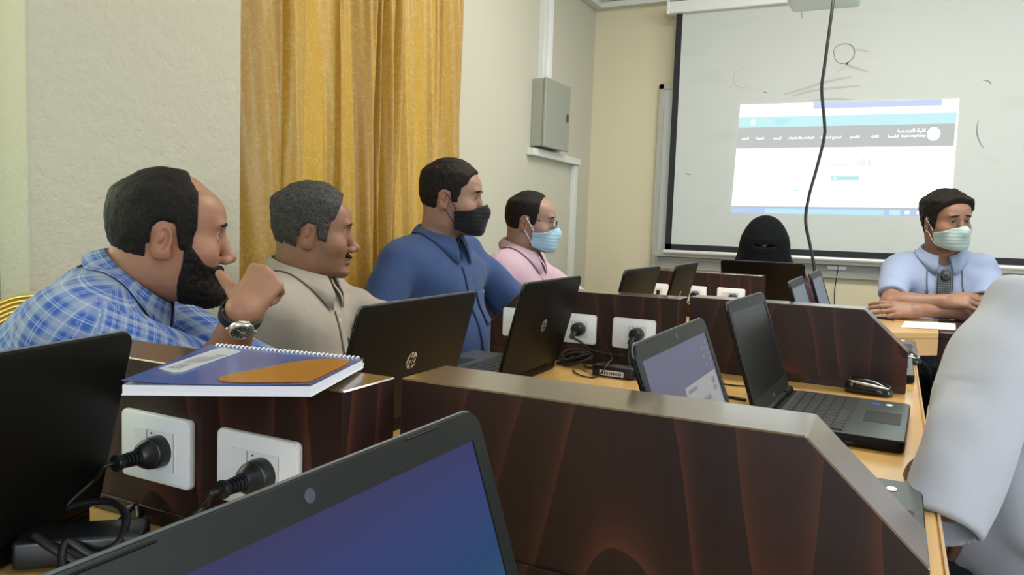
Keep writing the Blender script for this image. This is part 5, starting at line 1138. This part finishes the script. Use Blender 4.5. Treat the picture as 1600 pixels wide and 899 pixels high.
# --- man in blue with a black mask
SK3 = (.31, .175, .12)
p = Person('person in a dark blue shirt and black face mask looking right', (-1.262, 2.085, 1.196), 68, (-1.297, 2.085, 1.060), 94, 3, dict(skin=SK3, stubble=.6, eye=.0036), (-1.34, 2.06), M['bluesh'], hpitch=2, ws=1.05, belly=.045, hs=.96, hres=.0027)
p.arm('R', (-1.33, 1.80, .80), (-1.19, 1.97, .68), None, sleeve=1.0); p.arm('L', (-1.16, 2.36, .83), (-1.03, 2.28, .80), None, sleeve=1.0)
p.build(); p.collar(M['bluesh'], spread=36, tip=.045)
H3r = [(-.12, -.078), (-.07, -.078), (-.045, -.06), (-.034, -.038), (-.030, .010), (-.012, .022), (.008, .014), (.014, -.018), (.032, -.022), (.038, .0), (.044, .030), (.060, .040), (.070, .068), (.082, .085), (.095, .12), (.2, .4)]
p.hair('hair', lambda P: np.maximum(hair_region(P, H3r), P[:, 1]-np.interp(P[:, 2], [-.1, 0, .03, .05, .08, .1], [.038, .042, .060, .074, .086, .095])), lambda P: .004+.007*np.clip((P[:, 2]-.03)/.07, 0, 1), M['hair_brn'], noise=.004)
p.brows(M['hair_blk'], .003, .005); p.eyes(); p.mask(M['mask_blk'], M['cable'])
p.ribbon('placket', [(.0, -.075), (.0, -.20), (.0, -.36), (.0, -.48)], .032, M['bluesh']); p.buttons((-.10, -.18, -.26, -.34), m=M['bluesh']); p.ribbon('pocket', [(-.070, -.150), (-.070, -.25)], .075, M['bluesh'], .003, .002, nx=12); p.buttons((-.155,), -.085)
# --- man in pink with glasses and a pale blue mask
SK4 = (.31, .19, .135)
p = Person('person in a pale pink shirt with thin glasses and a light blue surgical mask', (-1.243, 2.634, 1.134), 74, (-1.268, 2.630, 1.010), 84, 8, dict(skin=SK4, stubble=.3, eye=.0036), (-1.33, 2.62), M['pink'], hpitch=4, ws=.98, belly=.02, hs=.93, hres=.0029)
p.arm('R', (-1.26, 2.38, .80), (-1.09, 2.48, .775), None, sleeve=1.0); p.arm('L', (-1.13, 2.84, .80), (-1.02, 2.72, .775), None, sleeve=1.0)
p.build(); p.collar(M['pink'], spread=40, tip=.04)
H4r = [(-.12, -.078), (-.07, -.078), (-.045, -.06), (-.034, -.038), (-.030, .010), (-.012, .022), (.008, .014), (.014, -.014), (.030, -.018), (.036, .004), (.040, .030), (.050, .045), (.056, .068), (.045, .085), (.050, .105), (.2, .4)]
p.hair('hair', lambda P: np.maximum(hair_region(P, H4r), P[:, 1]-np.interp(P[:, 2]+.25*np.abs(P[:, 0]), [-.1, 0, .03, .05, .08, .1, .12], [.036, .040, .044, .048, .044, .050, .062])), .0045, M['hair_blk'], noise=.003)
p.brows(M['hair_blk'], .002, .004); p.eyes(); p.mask(M['mask_blue'], M['strap_w'])
p.ribbon('placket', [(.0, -.075), (.0, -.20), (.0, -.36)], .030, M['pink']); p.ribbon('pocket', [(-.08, -.150), (-.08, -.25)], .095, M['pink'], .003, .002, nx=12)
q, g = p.spot(-.07, -.15, .006); b = BM(); tube(b, [Vector((q-p.base+A_(0, 0, -.03)).tolist()), Vector((q-p.base+A_(.004, 0, .015)).tolist())], .0035, 8); obj('pocket_pen', b, mat('blue_pen', (.03, .06, .3), .3), p.shirt, label='blue pen')
e = empty('eyeglasses', p.h2w([(0, .1, 0)])[0].tolist(), 'thin dark rimmed glasses worn by the man in the pink shirt', 'glasses')
def hw(v): return Vector((p.h2w([v])[0]-p.h2w([(0, .1, 0)])[0]).tolist())
for k in (-1, 1):
    b = BM(); rim = [hw((k*.034+.023*math.copysign(abs(cos(t_))**.8, cos(t_)), .104-.10*(abs(k*.034+.02*cos(t_))-.03)*(1 if True else 0), -.003+.0155*math.copysign(abs(sin(t_))**.8, sin(t_)))) for t_ in np.linspace(0, 2*PI, 29)]; tube(b, rim, .0011, 6, caps=False); obj('rim', b, M['black_pl'], e, smooth=0)
    b = BM(); f = b.faces.new([b.verts.new(v) for v in rim[:-1]]); obj('lens', b, mat('clear_lens', (.95, .97, .97), .03, trans=1), e)
    b = BM(); tube(b, [hw((k*.056, .101, .004)), hw((k*.072, .085, .006)), hw((k*.0795, .03, .006)), hw((k*.081, -.006, .006)), hw((k*.081, -.022, -.008))], .0014, 6); obj('temple', b, M['black_pl'], e, smooth=0)
b = BM(); tube(b, [hw((-.012, .107, .002)), hw((0, .110, .006)), hw((.012, .107, .002))], .0011, 6); obj('bridge', b, M['black_pl'], e, smooth=0)
# --- man with the tie, arms folded on the table
SK5 = (.27, .14, .09)
p = Person('person in a light blue shirt and dark tie with folded arms and pale mask', (.180, 3.742, 1.198), 146, (.178, 3.775, 1.045), 172, 10, dict(skin=SK5, vee=.45, stubble=.5, eye=.0030, fat=.004, nk=.004), (.18, 3.90), M['ltblue'], hpitch=3, hroll=3, ws=.95, belly=.03, hres=.0029)
c5 = [(.35, .5, .3), (.4, .55, .3), (.45, .6, .35), (.5, .6, .4)]
p.arm('R', (-.005, 3.545, .842), (.180, 3.515, .872), dict(dir=(.90, .16, .10), back=(.0, -.62, .72), s=-1, curls=c5), sleeve=.80, flare=.004)
p.arm('L', (.340, 3.665, .838), (.095, 3.475, .830), dict(dir=(-.95, -.20, .02), back=(0, -.70, .65), s=1, curls=[(.15, .25, .2)]*4), sleeve=.80, flare=.008)
p.build(); p.collar(M['ltblue'], spread=40, tip=.036)
H5r = [(-.12, -.078), (-.07, -.078), (-.045, -.06), (-.034, -.038), (-.030, .010), (-.012, .022), (.008, .014), (.014, -.030), (.034, -.034), (.040, .0), (.048, .030), (.060, .045), (.072, .064), (.086, .080), (.095, .12), (.2, .4)]
p.hair('hair', lambda P: np.maximum(hair_region(P, H5r), P[:, 1]-np.interp(P[:, 2]+.10*np.abs(P[:, 0]), [-.1, 0, .03, .05, .08, .1], [.040, .044, .058, .074, .082, .095])), lambda P: .007+.013*np.clip((P[:, 2]-.02)/.07, 0, 1), M['hair_brn'], noise=.006, fr=(80, 60, 60))
p.brows(M['hair_blk'], .003, .0046); p.eyes(); p.mask(M['mask_teal'], M['strap_w'])
tm = mat('dark_checked_tie_silk', (.01, .012, .02), .5); t = NT(tm); v_ = t.co((1, 1, 1), kind='Object'); br = t.n('ShaderNodeTexBrick'); br.offset = 0; t.set(br, Scale=1, Mortar_Size=.0011, Brick_Width=.009, Row_Height=.009); br.inputs['Color1'].default_value = br.inputs['Color2'].default_value = (.010, .012, .018, 1); br.inputs['Mortar'].default_value = (.10, .115, .13, 1)
a_ = t.n('ShaderNodeAttribute'); a_.attribute_name = 'cloth'; t.l(a_.outputs['Vector'], br.inputs['Vector']); t.col(br.outputs[0]); M['tie'] = tm
kn = p.ribbon('tie', [(.0, -.055), (.0, -.075), (.0, -.10), (.002, -.16), (.004, -.24), (.006, -.33)], .060, M['tie'], .006, .005, nx=7, ymin=([-.20, -.13, -.08, -.05], [.143, .130, .114, .100]))
q = p.t2w([(0, .104, -.058)])[0]; V, F = sdf_mesh(lambda P: smax(E_((P-q)@p.RT, (0, .004, .0), (.022, .016, .030)), -.05-P[:, 0], .01), q-.06, q+.06, .003); mk('tie_knot', V, F, M['tie'], kn, p.base, cloth=(V-q)@p.RT)
for k in (-1, 1):
    pts = np.array([(k*.062, .3, -.018), (k*.066, .3, -.05), (k*.066, .3, -.09), (k*.068-.004, .3, -.125)], np.float32); V = march(p.fs, pts, np.repeat(A_(0, -1, 0)[None], 4, 0))+A_(0, .004, 0)
    V = p.t2w(V)-p.base; b = BM(); tube(b, [Vector(v.tolist()) for v in V], .0024, 6); cd = obj('neck_cord', b, M['tie'], p.shirt, smooth=0); b = BM(); tube(b, [Vector(V[-1].tolist()), Vector((V[-1]+A_(-.003*k, -.004, -.045)).tolist())], [.0052, .0035], 8); obj('cord_tip', b, M['black_pl'], cd, smooth=0)
# --- person in the black veil
SKW = (.36, .2, .13)
p = Person('person in a black face veil sitting behind a black laptop', (-.592, 4.015, 1.078), 172, (-.594, 4.035, .935), 172, 4, dict(skin=SKW, eye=.0036), (-.60, 4.12), M['jilbab'], hpitch=10, ws=.92, hs=.97, hres=.0032)
p.arm('R', (-.78, 3.93, .80), (-.68, 3.80, .79), dict(dir=(.3, -.9, .0), back=(0, 0, 1), s=-1, curls=.35), sleeve=1.85, flare=.02); p.arm('L', (-.40, 3.96, .80), (-.44, 3.80, .79), dict(dir=(-.2, -.9, .0), back=(0, 0, 1), s=1, curls=.35), sleeve=1.85, flare=.02)
p.build(); p.eyes()
def veil(P):
    Q = p.w2h(P); x, y, z = Q[:, 0], Q[:, 1], Q[:, 2]; d = smin(E_(Q, (0, -.010, .022), (.104, .122, .112)), E_(Q, (0, .0, -.05), (.112, .118, .10)), .06)
    T = p.w2t(P); d = smin(d, C_(Q, (0, -.005, -.04), (0, -.01, -.25), .112, .215), .05); d = smin(d, E_(T, (0, .03, -.10), (.17, .13, .12)), .06)
    an = np.arctan2(x, y); dd = np.clip((-.02-z)/.2, 0, 1); d = d-.006*dd*np.sin(an*9+3*vn(Q, (10, 10, 6)))-.003*np.exp(-((z-.030-.10*x*x)/.006)**2)*(y > 0)
    d = smax(d, -.30-z+.02*vn(Q, (15, 15, 15)), .01); inner = smin(E_(Q, (0, -.010, .022), (.100, .118, .108)), E_(Q, (0, .0, -.05), (.108, .114, .10)), .06)
    return smax(d, -E_(Q, (0, .125, -.001), (.054, .045, .0072)), .002)
V, F = sdf_mesh(veil, p.H-A_(.26, .26, .42), p.H+A_(.26, .26, .17), .0042); mk('face_veil', V, F, M['veil'], p.e, p.base)
# --- person in white at the right edge, seen from behind
SK7 = (.13, .065, .042)
N7 = atD(1712, 458, 1.25)
p = Person('person in a white short-sleeved shirt cut off by the right edge of the picture', N7+A_(.035, .03, .155), -24, N7, -42, 6, dict(skin=SK7, eye=.0036, fold=2.0), (N7[0]+.08, N7[1]-.04), M['white'], ws=1.08, belly=.07, hres=.0032)
p.arm('L', atD(1482, 765, 1.09), atD(1432, 742, 1.32), dict(dir=(-.5, .8, 0), back=(0, 0, 1), s=1, curls=.25), sleeve=-1.24, flare=.016)
p.arm('R', (.27, 1.56, .84), atD(1500, 700, 1.24), dict(dir=(.02, -.12, -1), back=(.4, -.9, .1), s=-1, curls=.2), sleeve=.8, flare=.02)
p.build(detail=.005); p.collar(M['white'], spread=34, tip=.04)
p.hair('hair', lambda P: hair_region(P, STD), .008, M['hair_blk'])
p.eyes(); p.brows(M['hair_blk'])
# ------------------------------------------------------------------ banquet chairs
def chair(x, y, al, label, h=.92):
    e = empty('banquet_chair', (x, y, 0), label, 'chair', 'gold framed banquet chairs', -math.radians(al))
    b = BM(); prism(b, rrect(-.20, -.20, .20, .20, .04), .41, .46, .02, 3, ax='z'); obj('seat', b, M['maroon'], e, smooth=.6)
    b = BM(); P = smoothpath([(-.20, 0, .46), (-.205, -.03, .60), (-.200, -.06, .76), (-.165, -.085, h-.045), (-.08, -.10, h), (0, -.103, h+.006), (.08, -.10, h), (.165, -.085, h-.045), (.200, -.06, .76), (.205, -.03, .60), (.20, 0, .46)], 6)
    P = [Vector((v.x, v.y-.20, v.z)) for v in P]
    for k in range(5): tube(b, [Vector((v.x*(1-.022*k*1.0), v.y+.001*k, .46+(v.z-.46)*(1-.020*k))) for v in P], .0052, 8)
    obj('back_frame', b, M['gold'], e, smooth=0)
    b = BM(); n, m = 13, 9; V = []
    for i in range(n):
        for j in range(m):
            u = -1+2*i/(n-1); z = .52+(h-.075-.52)*j/(m-1); hw_ = .165*(1-.25*max(0, (j/(m-1)-.7)/.3)**2); V.append((u*hw_, -.20-.03-.055*((z-.52)/.36), z-.02*abs(u)**3*(j/(m-1))))
    V2, F = thick(np.array(V), n, m, .035); npobj('back_pad', V2, F, M['maroon'], e)
    for sx in (-1, 1):
        for sy in (-1, 1): b = BM(); tube(b, [(sx*.185, sy*.18, .42), (sx*.20, sy*.21, .0)], .0115, 10); obj('leg', b, M['gold'], e, smooth=0)
    b = BM(); tube(b, [(-.19, -.18, .40), (.19, -.18, .40), (.19, .18, .40), (-.19, .18, .40), (-.19, -.18, .40)], .010, 8); obj('seat_frame', b, M['gold'], e, smooth=0)
chair(-1.42, 1.07, 90, 'gold and maroon banquet chair behind the man in the checked shirt', .912)
chair(-1.44, 1.52, 80, 'gold and maroon banquet chair under the man in beige', .80)
chair(-1.36, 2.06, 94, 'gold and maroon banquet chair under the man in the dark blue shirt', .80)
chair(-1.34, 2.62, 84, 'gold and maroon banquet chair under the man in pink', .80)
chair(-.60, 4.20, 172, 'gold and maroon banquet chair behind the person in the black veil', .93)
chair(.20, 3.98, 172, 'gold and maroon banquet chair under the man with the tie', .84)
chair(.52, 1.44, -70, 'gold and maroon banquet chair under the person in white', .80)
